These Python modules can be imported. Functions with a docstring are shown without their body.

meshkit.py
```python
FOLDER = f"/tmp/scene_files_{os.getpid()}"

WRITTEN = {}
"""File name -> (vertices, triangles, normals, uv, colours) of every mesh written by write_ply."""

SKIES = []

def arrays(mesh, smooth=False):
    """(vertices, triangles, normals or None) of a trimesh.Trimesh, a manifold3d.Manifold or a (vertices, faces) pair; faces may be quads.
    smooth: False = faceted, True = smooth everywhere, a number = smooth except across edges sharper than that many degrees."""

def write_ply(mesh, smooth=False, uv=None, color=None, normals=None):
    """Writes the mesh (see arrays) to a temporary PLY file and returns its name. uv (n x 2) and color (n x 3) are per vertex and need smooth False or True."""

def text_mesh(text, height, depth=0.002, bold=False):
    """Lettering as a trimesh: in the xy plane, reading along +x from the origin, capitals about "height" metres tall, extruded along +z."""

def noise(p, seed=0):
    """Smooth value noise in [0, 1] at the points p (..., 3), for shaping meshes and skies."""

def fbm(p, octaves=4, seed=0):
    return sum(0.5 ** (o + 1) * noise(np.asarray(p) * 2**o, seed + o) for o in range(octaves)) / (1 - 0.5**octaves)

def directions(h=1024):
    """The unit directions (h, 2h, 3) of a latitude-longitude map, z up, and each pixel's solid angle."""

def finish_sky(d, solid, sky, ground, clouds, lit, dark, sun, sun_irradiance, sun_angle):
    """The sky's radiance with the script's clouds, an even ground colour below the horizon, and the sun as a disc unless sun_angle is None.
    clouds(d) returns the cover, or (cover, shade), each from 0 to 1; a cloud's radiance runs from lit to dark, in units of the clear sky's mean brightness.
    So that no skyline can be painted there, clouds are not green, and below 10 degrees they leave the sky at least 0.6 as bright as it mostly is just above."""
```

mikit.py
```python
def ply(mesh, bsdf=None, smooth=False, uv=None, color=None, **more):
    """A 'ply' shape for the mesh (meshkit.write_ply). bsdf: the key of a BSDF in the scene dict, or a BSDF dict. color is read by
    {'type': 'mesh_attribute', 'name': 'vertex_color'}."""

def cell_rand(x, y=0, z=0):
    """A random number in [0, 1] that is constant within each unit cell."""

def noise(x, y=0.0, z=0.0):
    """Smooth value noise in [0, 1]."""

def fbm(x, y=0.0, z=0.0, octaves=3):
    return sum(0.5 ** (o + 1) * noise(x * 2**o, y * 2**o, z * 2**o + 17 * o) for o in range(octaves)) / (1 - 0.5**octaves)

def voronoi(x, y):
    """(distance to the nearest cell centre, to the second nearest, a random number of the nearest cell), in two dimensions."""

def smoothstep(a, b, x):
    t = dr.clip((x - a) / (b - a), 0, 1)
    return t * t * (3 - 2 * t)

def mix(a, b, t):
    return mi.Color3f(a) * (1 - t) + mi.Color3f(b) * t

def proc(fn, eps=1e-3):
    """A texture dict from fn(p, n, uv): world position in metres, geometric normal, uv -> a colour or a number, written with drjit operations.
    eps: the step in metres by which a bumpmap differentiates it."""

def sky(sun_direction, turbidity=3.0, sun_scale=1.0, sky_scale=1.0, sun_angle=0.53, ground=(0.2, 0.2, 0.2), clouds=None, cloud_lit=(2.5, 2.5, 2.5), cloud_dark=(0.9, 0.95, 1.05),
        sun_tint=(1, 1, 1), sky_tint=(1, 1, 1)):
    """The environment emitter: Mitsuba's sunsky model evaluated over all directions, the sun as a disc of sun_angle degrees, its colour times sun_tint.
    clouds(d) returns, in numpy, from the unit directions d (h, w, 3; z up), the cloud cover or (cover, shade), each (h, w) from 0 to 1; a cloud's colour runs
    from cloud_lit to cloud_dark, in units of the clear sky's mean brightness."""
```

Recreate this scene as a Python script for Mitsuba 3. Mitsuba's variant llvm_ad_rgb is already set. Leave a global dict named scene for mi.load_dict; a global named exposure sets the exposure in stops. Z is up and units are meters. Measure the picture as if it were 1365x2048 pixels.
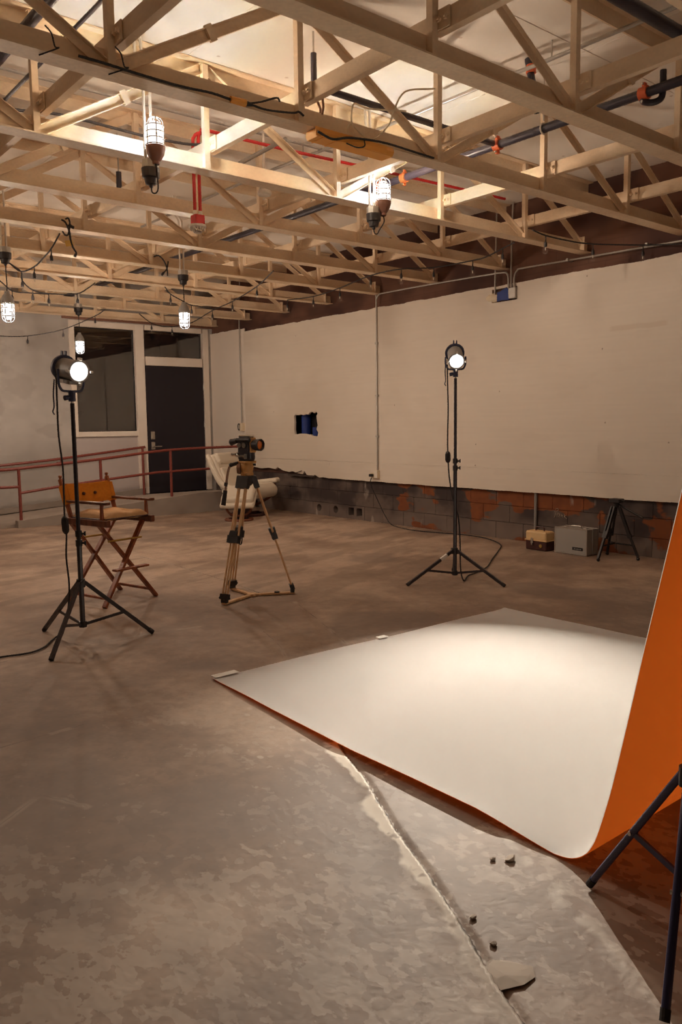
import math, random
import numpy as np, trimesh, shapely, manifold3d
import shapely.geometry as sg
from shapely.ops import unary_union
import drjit as dr
import mitsuba as mi
import mikit, meshkit
from mikit import noise, fbm, voronoi, smoothstep, mix

random.seed(7)
RNG = np.random.default_rng(7)
T4 = mi.ScalarTransform4f
scene, labels = {}, {}

# ------------------------------------------------------------------ camera, lights, exposure
EYE = np.array([0.0, 0.0, 1.37])
PITCH, ROLL, YAW, FOCAL = math.radians(6.234), math.radians(-0.7044), math.radians(39.254), 1606.94
FWD = np.array([math.sin(YAW) * math.cos(PITCH), math.cos(YAW) * math.cos(PITCH), -math.sin(PITCH)])
_r = np.cross(FWD, [0, 0, 1.0]); _r /= np.linalg.norm(_r)
_u = np.cross(_r, FWD)
UPV = -_r * math.sin(ROLL) + _u * math.cos(ROLL)
scene['camera'] = {'type': 'perspective', 'fov': 2 * math.degrees(math.atan(682.5 / FOCAL)), 'fov_axis': 'x',
                   'near_clip': 0.05, 'far_clip': 100.0,
                   'to_world': T4().look_at(origin=EYE.tolist(), target=(EYE + FWD).tolist(), up=UPV.tolist())}
exposure = 0.0
PENDANT = (560.0, 438.0, 335.0)          # radiance of the glass globes of the cage lamps
LENS = (60.0, 52.0, 42.0)             # radiance of the lenses of the two studio lamps
BEAM_R = (80.0, 72.0, 60.0)           # intensity of the right lamp's beam
BEAM_L = (9.0, 7.6, 6.0)           # intensity of the left lamp's beam

# ------------------------------------------------------------------ room measures (metres)
ZB, ZC = 3.10, 3.81                   # underside of the trusses, ceiling
Y1, SP = 3.8915, 1.0704               # first full truss, truss spacing
PX, X4 = 1.1517, 6.3843               # panel points along a truss
XP, XW = 7.389, 7.455                 # face of the white wall panel, face of the block wall
YF = 12.687                           # far wall
XL, YB = -3.4, -3.2                   # left and back walls (out of frame)
PB, PT = 0.574, 2.922                 # lower and upper edge of the white panel


# ------------------------------------------------------------------ helpers
def uniq(key):
    if key not in scene and key not in labels and not any(k.startswith(key + '__') for k in scene):
        return key
    i = 1
    while True:
        k = f'{key}_{i:03d}'
        if k not in scene and k not in labels:
            return k
        i += 1


_cnt = {}


def part(parent, name, mesh, mat, smooth=30, label=None, **kw):
    base = f'{parent}__{name}' if parent else name
    n = _cnt.get(base, 0)
    _cnt[base] = n + 1
    key = base if n == 0 else f'{base}_{n:03d}'
    scene[key] = mesh if isinstance(mesh, dict) else mikit.ply(mesh, mat, smooth=smooth, **kw)
    if label:
        labels[key] = {'label': label}
    return key


def thing(name, label, cat, group=None):
    n = _cnt.get(name, 0)
    _cnt[name] = n + 1
    key = name if n == 0 else f'{name}_{n:03d}'
    labels[key] = {'label': label, 'category': cat}
    if group:
        labels[key]['group'] = group
    return key


def single(name, mesh, mat, label, cat, group=None, smooth=30, **kw):
    k = part(None, name, mesh, mat, smooth, **kw)
    labels[k] = {'label': label, 'category': cat}
    if group:
        labels[k]['group'] = group
    return k


def struct(name, mesh, mat, label, cat='wall', smooth=False):
    k = part(None, name, mesh, mat, smooth)
    labels[k] = {'label': label, 'category': cat, 'kind': 'structure'}
    return k


def cat(*ms):
    out = []
    for m in ms:
        out += list(m) if isinstance(m, (list, tuple)) else [m]
    return trimesh.util.concatenate(out)


def box(x0, x1, y0, y1, z0, z1, ch=0.0):
    if ch <= 0:
        m = trimesh.creation.box((x1 - x0, y1 - y0, z1 - z0))
        m.apply_translation(((x0 + x1) / 2, (y0 + y1) / 2, (z0 + z1) / 2))
        return m
    P = []
    for sx, a in ((-1, x0), (1, x1)):
        for sy, b in ((-1, y0), (1, y1)):
            for sz, c in ((-1, z0), (1, z1)):
                P += [(a - sx * ch, b - sy * ch, c), (a - sx * ch, b, c - sz * ch), (a, b - sy * ch, c - sz * ch)]
    return trimesh.convex.convex_hull(np.array(P))


def rbox(x0, x1, y0, y1, z0, z1, r, n=16):
    """a box with round edges: hull of eight spheres"""
    ms = []
    for a in (x0 + r, x1 - r):
        for b in (y0 + r, y1 - r):
            for c in (z0 + r, z1 - r):
                ms.append(manifold3d.Manifold.sphere(r, n).translate((a, b, c)))
    h = manifold3d.Manifold.batch_hull(ms).to_mesh()
    return trimesh.Trimesh(h.vert_properties[:, :3], h.tri_verts)


def basis(d, up=(0, 0, 1)):
    d = np.asarray(d, float); d = d / np.linalg.norm(d)
    up = np.asarray(up, float)
    if abs(d @ up) > 0.98 * np.linalg.norm(up):
        up = np.array([0, 1.0, 0]) if abs(d[1]) < 0.9 else np.array([1.0, 0, 0])
    v = up - d * (d @ up); v /= np.linalg.norm(v)
    return np.cross(v, d), v, d         # side, up, along


def xf(m, s, u, d, o):
    m = m.copy()
    M = np.eye(4); M[:3, 0] = s; M[:3, 1] = u; M[:3, 2] = d; M[:3, 3] = o
    m.apply_transform(M)
    return m


def bar(poly, p0, p1, up=(0, 0, 1)):
    """extrude a section (x = side, y = up) from p0 to p1"""
    p0, p1 = np.asarray(p0, float), np.asarray(p1, float)
    if not isinstance(poly, sg.Polygon):
        poly = sg.Polygon(poly)
    m = trimesh.creation.extrude_polygon(poly, np.linalg.norm(p1 - p0), engine='earcut')
    return xf(m, *basis(p1 - p0, up), p0)


def rect(w, h, cx=0, cy=0):
    return sg.box(cx - w / 2, cy - h / 2, cx + w / 2, cy + h / 2)


def rod(p0, p1, r, r1=None, seg=12):
    p0, p1 = np.asarray(p0, float), np.asarray(p1, float)
    r1 = r if r1 is None else r1
    L = np.linalg.norm(p1 - p0)
    return xf(lathe([(0, 0), (r, 0), (r1, L), (0, L)], seg), *basis(p1 - p0), p0)


def lathe(prof, seg=24):
    prof = np.asarray(prof, float)
    a = np.linspace(0, 2 * np.pi, seg, endpoint=False)
    V, idx = [], []
    for r, z in prof:
        if r < 1e-9:
            idx.append([len(V)] * seg); V.append((0, 0, z))
        else:
            idx.append(list(range(len(V), len(V) + seg)))
            V += [(r * math.cos(t), r * math.sin(t), z) for t in a]
    F = []
    for i in range(len(prof) - 1):
        A, B = idx[i], idx[i + 1]
        for j in range(seg):
            k = (j + 1) % seg
            if A[j] != A[k]:
                F.append((A[j], A[k], B[k]) if B[j] != B[k] else (A[j], A[k], B[j]))
            if B[j] != B[k]:
                F.append((A[j], B[k], B[j]))
    return trimesh.Trimesh(V, F, process=False)


def spline(P, n=6):
    P = np.asarray(P, float)
    if len(P) < 3:
        return P
    Q = np.vstack([2 * P[0] - P[1], P, 2 * P[-1] - P[-2]])
    out = []
    for i in range(len(P) - 1):
        a, b, c, d = Q[i:i + 4]
        for t in np.linspace(0, 1, n, endpoint=False):
            out.append(0.5 * (2 * b + (c - a) * t + (2 * a - 5 * b + 4 * c - d) * t * t + (3 * b - a - 3 * c + d) * t ** 3))
    out.append(P[-1])
    return np.array(out)


def tube(P, r, seg=8, smooth=0, closed=False):
    P = spline(P, smooth) if smooth else np.asarray(P, float)
    n = len(P)
    tan = np.gradient(P, axis=0) if not closed else np.roll(P, -1, 0) - np.roll(P, 1, 0)
    tan /= np.maximum(np.linalg.norm(tan, axis=1, keepdims=True), 1e-9)
    s, u, _ = basis(tan[0])
    R = np.full(n, r) if np.isscalar(r) else np.interp(np.linspace(0, 1, n), np.linspace(0, 1, len(r)), r)
    V = []
    for i in range(n):
        s = s - tan[i] * (tan[i] @ s); s /= np.linalg.norm(s)
        w = np.cross(tan[i], s)
        for k in range(seg):
            t = 2 * math.pi * k / seg
            V.append(P[i] + R[i] * (math.cos(t) * s + math.sin(t) * w))
    F = []
    for i in range(n if closed else n - 1):
        j = (i + 1) % n
        for k in range(seg):
            l = (k + 1) % seg
            F += [(i * seg + k, i * seg + l, j * seg + l), (i * seg + k, j * seg + l, j * seg + k)]
    if not closed:
        a = len(V); V.append(P[0]); V.append(P[-1])
        for k in range(seg):
            l = (k + 1) % seg
            F += [(a, l, k), (a + 1, (n - 1) * seg + k, (n - 1) * seg + l)]
    return trimesh.Trimesh(V, F, process=False)


def plate(poly, x0, x1):
    """a polygon of (y, z) made solid between x0 and x1"""
    m = trimesh.creation.extrude_polygon(poly, x1 - x0, engine='earcut')
    return xf(m, np.array([0, 1.0, 0]), np.array([0, 0, 1.0]), np.array([1.0, 0, 0]), np.array([x0, 0, 0]))


def ball(c, r, sub=2, scale=(1, 1, 1)):
    m = trimesh.creation.icosphere(subdivisions=sub, radius=r)
    m.apply_scale(scale); m.apply_translation(c)
    return m


def rotz(m, ang, o=(0, 0, 0)):
    m = m.copy(); m.apply_transform(trimesh.transformations.rotation_matrix(ang, [0, 0, 1])); m.apply_translation(o)
    return m


def quadgrid(nu, nv, fn):
    """grid of points fn(u, v) as quads; u, v in 0..1"""
    U, V = np.meshgrid(np.linspace(0, 1, nu), np.linspace(0, 1, nv), indexing='ij')
    P = fn(U.ravel(), V.ravel())
    F = []
    for i in range(nu - 1):
        a = np.arange(nv - 1) + i * nv
        F.append(np.stack([a, a + nv, a + nv + 1, a + 1], 1))
    F = np.vstack(F)
    return P, np.vstack([F[:, [0, 1, 2]], F[:, [0, 2, 3]]])


# ------------------------------------------------------------------ materials
def rgb(c):
    return {'type': 'rgb', 'value': [float(v) for v in c]}


def prin(name, color, rough=0.6, metal=0.0, spec=0.4, bump=None, bscale=1.0, **kw):
    c = color if isinstance(color, dict) else rgb(color)
    b = {'type': 'principled', 'base_color': c, 'roughness': rough, 'metallic': metal, 'specular': spec, **kw}
    if bump is not None:
        b = {'type': 'bumpmap', 'bump': bump, 'scale': bscale, 'bsdf': b}
    scene[name] = {'type': 'twosided', 'bsdf': b}
    return name


CRACKS = [  # floor joints and cracks: points and half width (m)
    ([(3.68, 7.93), (3.70, 7.15), (3.655, 6.11), (3.575, 5.38)], .010),
    ([(3.60, 4.99), (3.42, 4.5), (3.14, 3.81)], .006),
    ([(2.915, 4.40), (2.80, 4.05), (2.667, 3.79)], .005),
    ([(1.10, 4.83), (1.352, 4.847), (1.694, 4.895), (2.344, 4.859), (2.66, 4.806)], .006),
    ([(0.754, 2.82), (0.94, 2.958), (1.064, 2.695)], .006),
    ([(0.70, 3.50), (0.963, 3.528), (1.337, 3.549)], .006),
    ([(3.65, 5.38), (3.62, 5.2), (3.75, 5.1), (4.1, 5.2)], .004),
]
RIDGE = [(2.10, 2.60), (2.038, 2.49), (1.946, 2.257), (1.77, 1.90), (1.672, 1.66), (1.522, 1.343), (1.427, 1.163), (1.39, 1.075), (1.30, .86), (1.15, .55)]
RIDGE2 = [(2.02, 1.62), (1.972, 1.526), (1.82, 1.174), (1.707, .933), (1.60, .70)]


def seg_dist(x, y, pts):
    best, side = mi.Float(9.0), mi.Float(0.0)
    for (ax, ay), (bx, by) in zip(pts[:-1], pts[1:]):
        dx, dy = bx - ax, by - ay
        L2 = dx * dx + dy * dy
        t = dr.clip(((x - ax) * dx + (y - ay) * dy) / L2, 0, 1)
        ex, ey = x - ax - t * dx, y - ay - t * dy
        d = dr.sqrt(ex * ex + ey * ey)
        s = dx * ey - dy * ex
        side = dr.select(d < best, s, side)
        best = dr.minimum(best, d)
    return best, side


def floor_color(p, n, uv):
    x, y = p.x, p.y
    big = fbm(x * .45 + 3, y * .45, 1.3, 4)
    mid = fbm(x * 2.1, y * 2.1, 5.0, 4)
    fine = fbm(x * 17, y * 17, 2.0, 3)
    grit = fbm(x * 70, y * 70, 2.0, 2)
    c = mix((.208, .144, .108), (.395, .296, .229), smoothstep(.33, .68, big * .5 + mid * .5))
    c = c * (.80 + .28 * fine + .12 * grit)
    # remains of pale paint: clusters of ragged flakes, denser towards the near slab
    near = smoothstep(4.4, 1.6, y)
    e2 = fbm(x * 9, y * 6.5, 8.0, 4)
    clu = fbm(x * .95 + 9, y * .85 + 4, 3.0, 3) * .65 + mid * .35
    hf = fbm(x * 34 + 2, y * 25, 6.0, 4) * .66 + fbm(x * 7, y * 5.4, 2.0, 4) * .34
    thr = .70 - .24 * smoothstep(.42, .62, clu)
    m = smoothstep(thr, thr + .03, hf)
    c = mix(c, (.42, .345, .285), m * (.06 + .42 * near))
    m2 = smoothstep(.58, .62, fbm(x * 22 + 3, y * 15 + 8, 4.0, 5)) * smoothstep(.62, .45, clu)
    c = mix(c, (.15, .108, .085), m2 * .45 * near)
    # small white flakes
    v1, v2, vr = voronoi(x * 13, y * 9)
    fl = smoothstep(.20, .12, v1) * smoothstep(.80, .88, vr) * smoothstep(.4, .62, mid)
    c = mix(c, (.55, .49, .42), fl * .6 * near)
    # dark stains
    s = smoothstep(.56, .66, fbm(x * 1.1 + 31, y * 1.0 + 7, 2.0, 5))
    c = mix(c, (.15, .115, .10), s * .5)
    # streaks of the trowel far away
    st = fbm(x * 1.2 + y * .3, y * 5.2 - x * 1.5, 4.0, 4)
    c = mix(c, (.16, .112, .082), smoothstep(.52, .70, st) * .42 * smoothstep(3.6, 5.2, y))
    wob = .012 * (noise(x * 30, y * 30, 4.0) - .5)
    for pts, w in CRACKS:
        d, _ = seg_dist(x + wob, y + wob, pts)
        c = mix(c, (.09, .068, .055), smoothstep(w, w * .35, d + .006 * noise(x * 14, y * 14, 2.0)) * .8)
        c = mix(c, (.36, .30, .25), smoothstep(w * 4, w * 1.2, d) * smoothstep(.45, .6, noise(x * 9, y * 9, 7.0)) * .35)
    d, sd = seg_dist(x + wob * 1.5, y + wob * 1.5, RIDGE)
    strip = smoothstep(.062, .035, d + .07 * (e2 - .5) * 2) * dr.select(sd < 0, 1.0, 0.0)
    c = mix(c, (.72, .66, .58), strip * (.35 + .6 * smoothstep(1.25, 1.6, y)) * smoothstep(.25, .5, fbm(x * 22, y * 22, 9.0, 3) + .16))
    c = mix(c, (.075, .058, .05), smoothstep(.013, .004, d + .012 * (noise(x * 26, y * 26) - .3)) * .85)
    d2, _ = seg_dist(x + wob * 2, y + wob * 2, RIDGE2)
    c = mix(c, (.50, .44, .375), smoothstep(.05, .015, d2 + .08 * (e2 - .4)) * .6 * smoothstep(.38, .5, fbm(x * 16, y * 16, 4.0, 3)))
    return c


def floor_bump(p, n, uv):
    x, y = p.x, p.y
    return fbm(x * 60, y * 60, 1.0, 3)


def panel_color(p, n, uv):
    y, z = p.y, p.z
    a = fbm(y * .7, z * .9, 2.0, 4)
    c = mix((.66, .585, .50), (.735, .665, .585), smoothstep(.3, .7, a))
    # long faint trowel lines and scuffs
    l = fbm(y * 1.5, z * 45, 3.0, 3)
    c = c * (.975 + .05 * l)
    c = mix(c, (.50, .41, .33), smoothstep(.66, .78, fbm(y * 2.3 + 11, z * 9, 6.0, 4)) * .07)
    vv = voronoi(y * 4, z * 4)
    sp = smoothstep(.045, .02, vv[0]) * smoothstep(.95, .96, vv[2])
    c = mix(c, (.22, .15, .11), sp * .7)
    # brown bruise stripe high on the panel
    b = smoothstep(.035, .015, dr.abs(z - 2.30 + .01 * noise(y * 8, 1.0))) * smoothstep(.33, .28, dr.abs(y - 4.38))
    return mix(c, (.52, .41, .31), b * .28)


def plaster_color(p, n, uv):
    a = fbm(p.x * 1.4 + p.y * 1.4, p.z * 1.6, 2.0, 5)
    b = fbm(p.x * .5, p.z * .7, 9.0, 3)
    c = mix((.36, .335, .315), (.52, .49, .465), smoothstep(.32, .7, a * .6 + b * .4))
    return mix(c, (.29, .26, .24), smoothstep(.58, .7, fbm(p.x * 2.2 + 4, p.z * 3, 5.0, 5)) * .4)


def block_color(p, n, uv):
    y, z = p.y, p.z
    a = fbm(y * 3, z * 3.5, 1.0, 4)
    c = mix((.055, .042, .042), (.135, .105, .092), smoothstep(.35, .7, a))
    # whitish scuffing near the floor
    c = mix(c, (.24, .19, .165), smoothstep(.30, .05, z + .25 * (fbm(y * 4, z * 6, 5.0, 4) - .5)) * .55)
    # rust-orange paint that survives towards the near end
    k = fbm(y * 2.3 + 2, z * 4.2, 7.0, 5) + .085 * smoothstep(8.2, 6.0, y) - .24 * smoothstep(7.2, 9.2, y) + .12 * (z - .3)
    c = mix(c, mix((.25, .085, .032), (.165, .055, .028), fbm(y * 12, z * 12, 2.0, 3)), smoothstep(.535, .585, k))
    w = smoothstep(.70, .76, fbm(y * 7, z * 2.0, 3.3, 4))
    return mix(c, (.42, .37, .33), w * .6)


def upper_color(p, n, uv):
    y, z = p.y, p.z
    a = fbm(y * 1.2, z * 2.2, 1.0, 4)
    c = mix((.070, .036, .030), (.150, .078, .055), smoothstep(.35, .65, a))
    course = dr.abs((z / .2) - dr.floor(z / .2) - .5)
    row = dr.floor(z / .2)
    u = y / .4 + .5 * (row - 2 * dr.floor(row / 2))
    head = dr.abs(u - dr.floor(u) - .5)
    joint = dr.maximum(smoothstep(.46, .49, course), smoothstep(.48, .495, head))
    return mix(c, (.07, .04, .034), joint * .25)


def ceiling_color(p, n, uv):
    a = fbm(p.x * .9, p.y * .9, 3.0, 4)
    c = mix((.78, .725, .645), (.86, .82, .755), smoothstep(.3, .7, a))
    v1, v2, vr = voronoi(p.x * 4, p.y * 4)
    return mix(c, (.40, .30, .22), smoothstep(.07, .03, v1) * smoothstep(.9, .93, vr) * .6)


def paint_color(p, n, uv):
    a = fbm(p.x * 3, p.y * 3, p.z * 3, 3)
    g = fbm(p.x * 60, p.y * 60, p.z * 60, 2)
    c = mix((.68, .52, .355), (.77, .625, .455), smoothstep(.3, .7, a))
    return c * (.93 + .14 * g)


def wood_fn(c0, c1, fx, fy, fz):
    def f(p, n, uv):
        g = fbm(p.x * fx, p.y * fy, p.z * fz, 4)
        return mix(c0, c1, smoothstep(.3, .7, g))
    return f


prin('m_floor', mikit.proc(floor_color), .62, spec=.35, bump=mikit.proc(floor_bump, 2e-3), bscale=.0012)
prin('m_panel', mikit.proc(panel_color), .75, spec=.2)
prin('m_plaster', mikit.proc(plaster_color), .8, spec=.2)
prin('m_block', mikit.proc(block_color), .85, spec=.2)
prin('m_upper', mikit.proc(upper_color), .85, spec=.2)
prin('m_ceiling', mikit.proc(ceiling_color), .8, spec=.2)
prin('m_truss', mikit.proc(paint_color), .5, spec=.4)
prin('m_trim', (.74, .67, .60), .5)
prin('m_lilac', (.47, .42, .41), .7, spec=.2)
prin('m_plainwall', (.13, .11, .095), .8, spec=.2)
prin('m_door', (.016, .013, .020), .5, spec=.35)
prin('m_dark', (.014, .012, .014), .8)
prin('m_torn', (.06, .045, .04), .9)
prin('m_concrete', mikit.proc(lambda p, n, uv: mix((.24, .20, .175), (.35, .30, .26), fbm(p.x * 3, p.y * 3 + p.z * 5, 2.0, 5))), .75, spec=.25)
prin('m_rail', (.20, .045, .035), .4, spec=.5)
prin('m_black', (.018, .016, .018), .45)
prin('m_blackrub', (.022, .019, .020), .7)
prin('m_blackpaint', (.020, .018, .024), .3, spec=.6)
prin('m_bluemetal', (.033, .033, .095), .32, spec=.6)
prin('m_navy', (.03, .036, .075), .4)
prin('m_pipe', (.021, .019, .032), .38, spec=.5)
prin('m_steel', (.55, .52, .48), .33, metal=1.0)
prin('m_chrome', (.78, .76, .72), .18, metal=1.0)
prin('m_galv', (.45, .43, .40), .45, metal=.7)
prin('m_greymet', (.30, .29, .28), .5, metal=.3)
prin('m_red', (.50, .022, .022), .4, spec=.5)
prin('m_coupling', (.62, .12, .04), .45)
prin('m_brown', (.20, .095, .065), .45)
prin('m_cream', (.72, .62, .46), .5)
prin('m_whitepl', (.75, .70, .62), .4)
prin('m_orangepl', (.80, .36, .07), .5)
prin('m_orangecan', mikit.proc(lambda p, n, uv: mix((.55, .185, .02), (.66, .235, .03), fbm(p.x * 70, p.y * 70, p.z * 70, 2))), .85, spec=.15)
prin('m_tan', mikit.proc(lambda p, n, uv: mix((.56, .33, .16), (.64, .40, .21), fbm(p.x * 40, p.y * 40, p.z * 40, 2))), .8, spec=.15)
prin('m_chairwood', mikit.proc(wood_fn((.17, .040, .014), (.31, .085, .026), 30, 30, 6)), .35, spec=.5)
prin('m_chairdark', mikit.proc(wood_fn((.075, .024, .012), (.15, .05, .024), 30, 30, 6)), .3, spec=.5)
prin('m_tripwood', mikit.proc(wood_fn((.56, .335, .165), (.70, .45, .245), 60, 60, 5)), .45)
prin('m_headtan', (.50, .255, .085), .45, spec=.4)
prin('m_headbrown', (.22, .12, .075), .4, metal=.3)
prin('m_leather', (.64, .57, .47), .5, spec=.35)
prin('m_basewood', (.17, .055, .028), .4)
prin('m_toolcream', (.74, .52, .27), .45)
prin('m_toolbrown', (.055, .018, .016), .4)
prin('m_case', (.40, .385, .365), .42, metal=.35)
prin('m_gold', (.55, .36, .10), .35, metal=.8)
prin('m_lensamber', (.65, .16, .02), .15, spec=.8, clearcoat=1.0)
prin('m_blue', (.013, .036, .20), .55)
prin('m_yellow', (.62, .40, .10), .6)
prin('m_chip', (.40, .33, .27), .8)
prin('m_chalk', (.50, .40, .33), .9)
prin('m_tape', (.80, .78, .74), .6)
scene['m_paperwhite'] = {'type': 'principledthin', 'base_color': rgb((.79, .815, .80)), 'roughness': .9, 'diff_trans': .66, 'eta': 1.2}
scene['m_paperorange'] = {'type': 'principledthin', 'base_color': rgb((.98, .235, .032)), 'roughness': .9, 'diff_trans': 1.25, 'eta': 1.2}
scene['m_pane'] = {'type': 'thindielectric', 'int_ior': 1.75}
scene['m_bulb'] = {'type': 'thindielectric', 'int_ior': 1.5}
prin('m_globe', (.8, .8, .8), .4)

# ------------------------------------------------------------------ the setting
# floor: one slab with a raised, broken joint in front of the paper
def polydist(X, Y, pts):
    best = np.full(X.shape, 9.0); side = np.zeros(X.shape)
    for (ax, ay), (bx, by) in zip(pts[:-1], pts[1:]):
        dx, dy = bx - ax, by - ay
        t = np.clip(((X - ax) * dx + (Y - ay) * dy) / (dx * dx + dy * dy), 0, 1)
        ex, ey = X - ax - t * dx, Y - ay - t * dy
        d = np.hypot(ex, ey)
        s = dx * ey - dy * ex
        side = np.where(d < best, s, side); best = np.minimum(best, d)
    return best, side


gx = np.unique(np.r_[np.linspace(XL, .8, 12), np.linspace(.8, 2.25, 146), np.linspace(2.25, XW, 16)])
gy = np.unique(np.r_[np.linspace(YB, .4, 10), np.linspace(.4, 2.8, 200), np.linspace(2.8, YF, 24)])
GX, GY = np.meshgrid(gx, gy, indexing='ij')
d, s = polydist(GX, GY, RIDGE)
pn = np.stack([GX * 9, GY * 9, 0 * GX], -1)
rag = meshkit.fbm(pn, 3, 5)
end = np.clip((2.62 - GY) / .25, 0, 1) * np.clip((GY - .4) / .2, 0, 1)
GZ = np.where(s < 0, .013 * np.exp(-np.maximum(d - .01, 0) / (.02 + .05 * rag)), 0) * end
GZ -= np.where((s >= 0) & (d < .03), .012 * (1 - d / .03) * (.4 + rag), 0) * end
d2, s2 = polydist(GX, GY, RIDGE2)
GZ += .006 * np.exp(-(d2 / .03) ** 2) * rag * end
P = np.stack([GX.ravel(), GY.ravel(), GZ.ravel()], 1)
a = (np.arange(len(gx) - 1)[:, None] * len(gy) + np.arange(len(gy) - 1)[None]).ravel()
F = np.vstack([np.stack([a, a + len(gy), a + len(gy) + 1], 1), np.stack([a, a + len(gy) + 1, a + 1], 1)])
struct('floor', trimesh.Trimesh(P, F, process=False), 'm_floor', 'worn brown concrete floor with peeling pale paint and a raised crack', 'floor', smooth=True)

# ceiling: deck with cream boards
struct('ceiling', box(XL, XW + .2, YB, YF + .2, ZC + .03, ZC + .12), 'm_ceiling', 'cream painted ceiling of flat boards above the trusses', 'ceiling')
bx = np.arange(XL, XW, 1.03) + .02
for i, x0 in enumerate(bx):
    for y0 in (YB, .2, 3.3, 6.45, 9.6):
        y1 = {YB: .2, .2: 3.3, 3.3: 6.45, 6.45: 9.6, 9.6: YF}[y0]
        part('ceiling', 'board', box(x0, min(x0 + 1.026, XW), y0 + .002, y1 - .002, ZC, ZC + .03, .002), 'm_ceiling', False)

# right wall: block wall, upper band, white panels in front
HOLE = [(9.565, 1.535), (9.60, 1.50), (9.585, 1.42), (9.57, 1.36), (9.60, 1.30), (9.56, 1.25), (9.575, 1.205), (9.60, 1.185), (9.66, 1.20), (9.70, 1.195),
        (9.74, 1.22), (9.82, 1.222), (9.9, 1.235), (10.02, 1.235), (10.08, 1.225), (10.15, 1.225), (10.165, 1.30), (10.155, 1.40), (10.165, 1.50), (10.14, 1.525),
        (10.05, 1.515), (9.99, 1.53), (9.93, 1.515), (9.86, 1.53), (9.80, 1.52), (9.77, 1.55), (9.71, 1.565), (9.66, 1.54), (9.60, 1.56)]
wall = sg.box(YB, 0.6, YF + .1, ZC + .12).difference(sg.box(9.5, 1.19, 10.45, 1.60))
struct('wall_right', plate(wall, XW, XW + .2), 'm_upper', 'dark reddish brown block wall on the right, bare above the white panel')
part('wall_right', 'footing', box(XW + .105, XW + .2, YB, YF + .1, 0, .6), 'm_dark', False)
part('wall_right', 'recess', box(XW + .17, XW + .19, 9.3, 10.7, 1.0, 1.8), 'm_dark', False)
HB = {(0, 9.0): 1, (0, 8.6): 2, (0, 9.4): 1}
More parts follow.
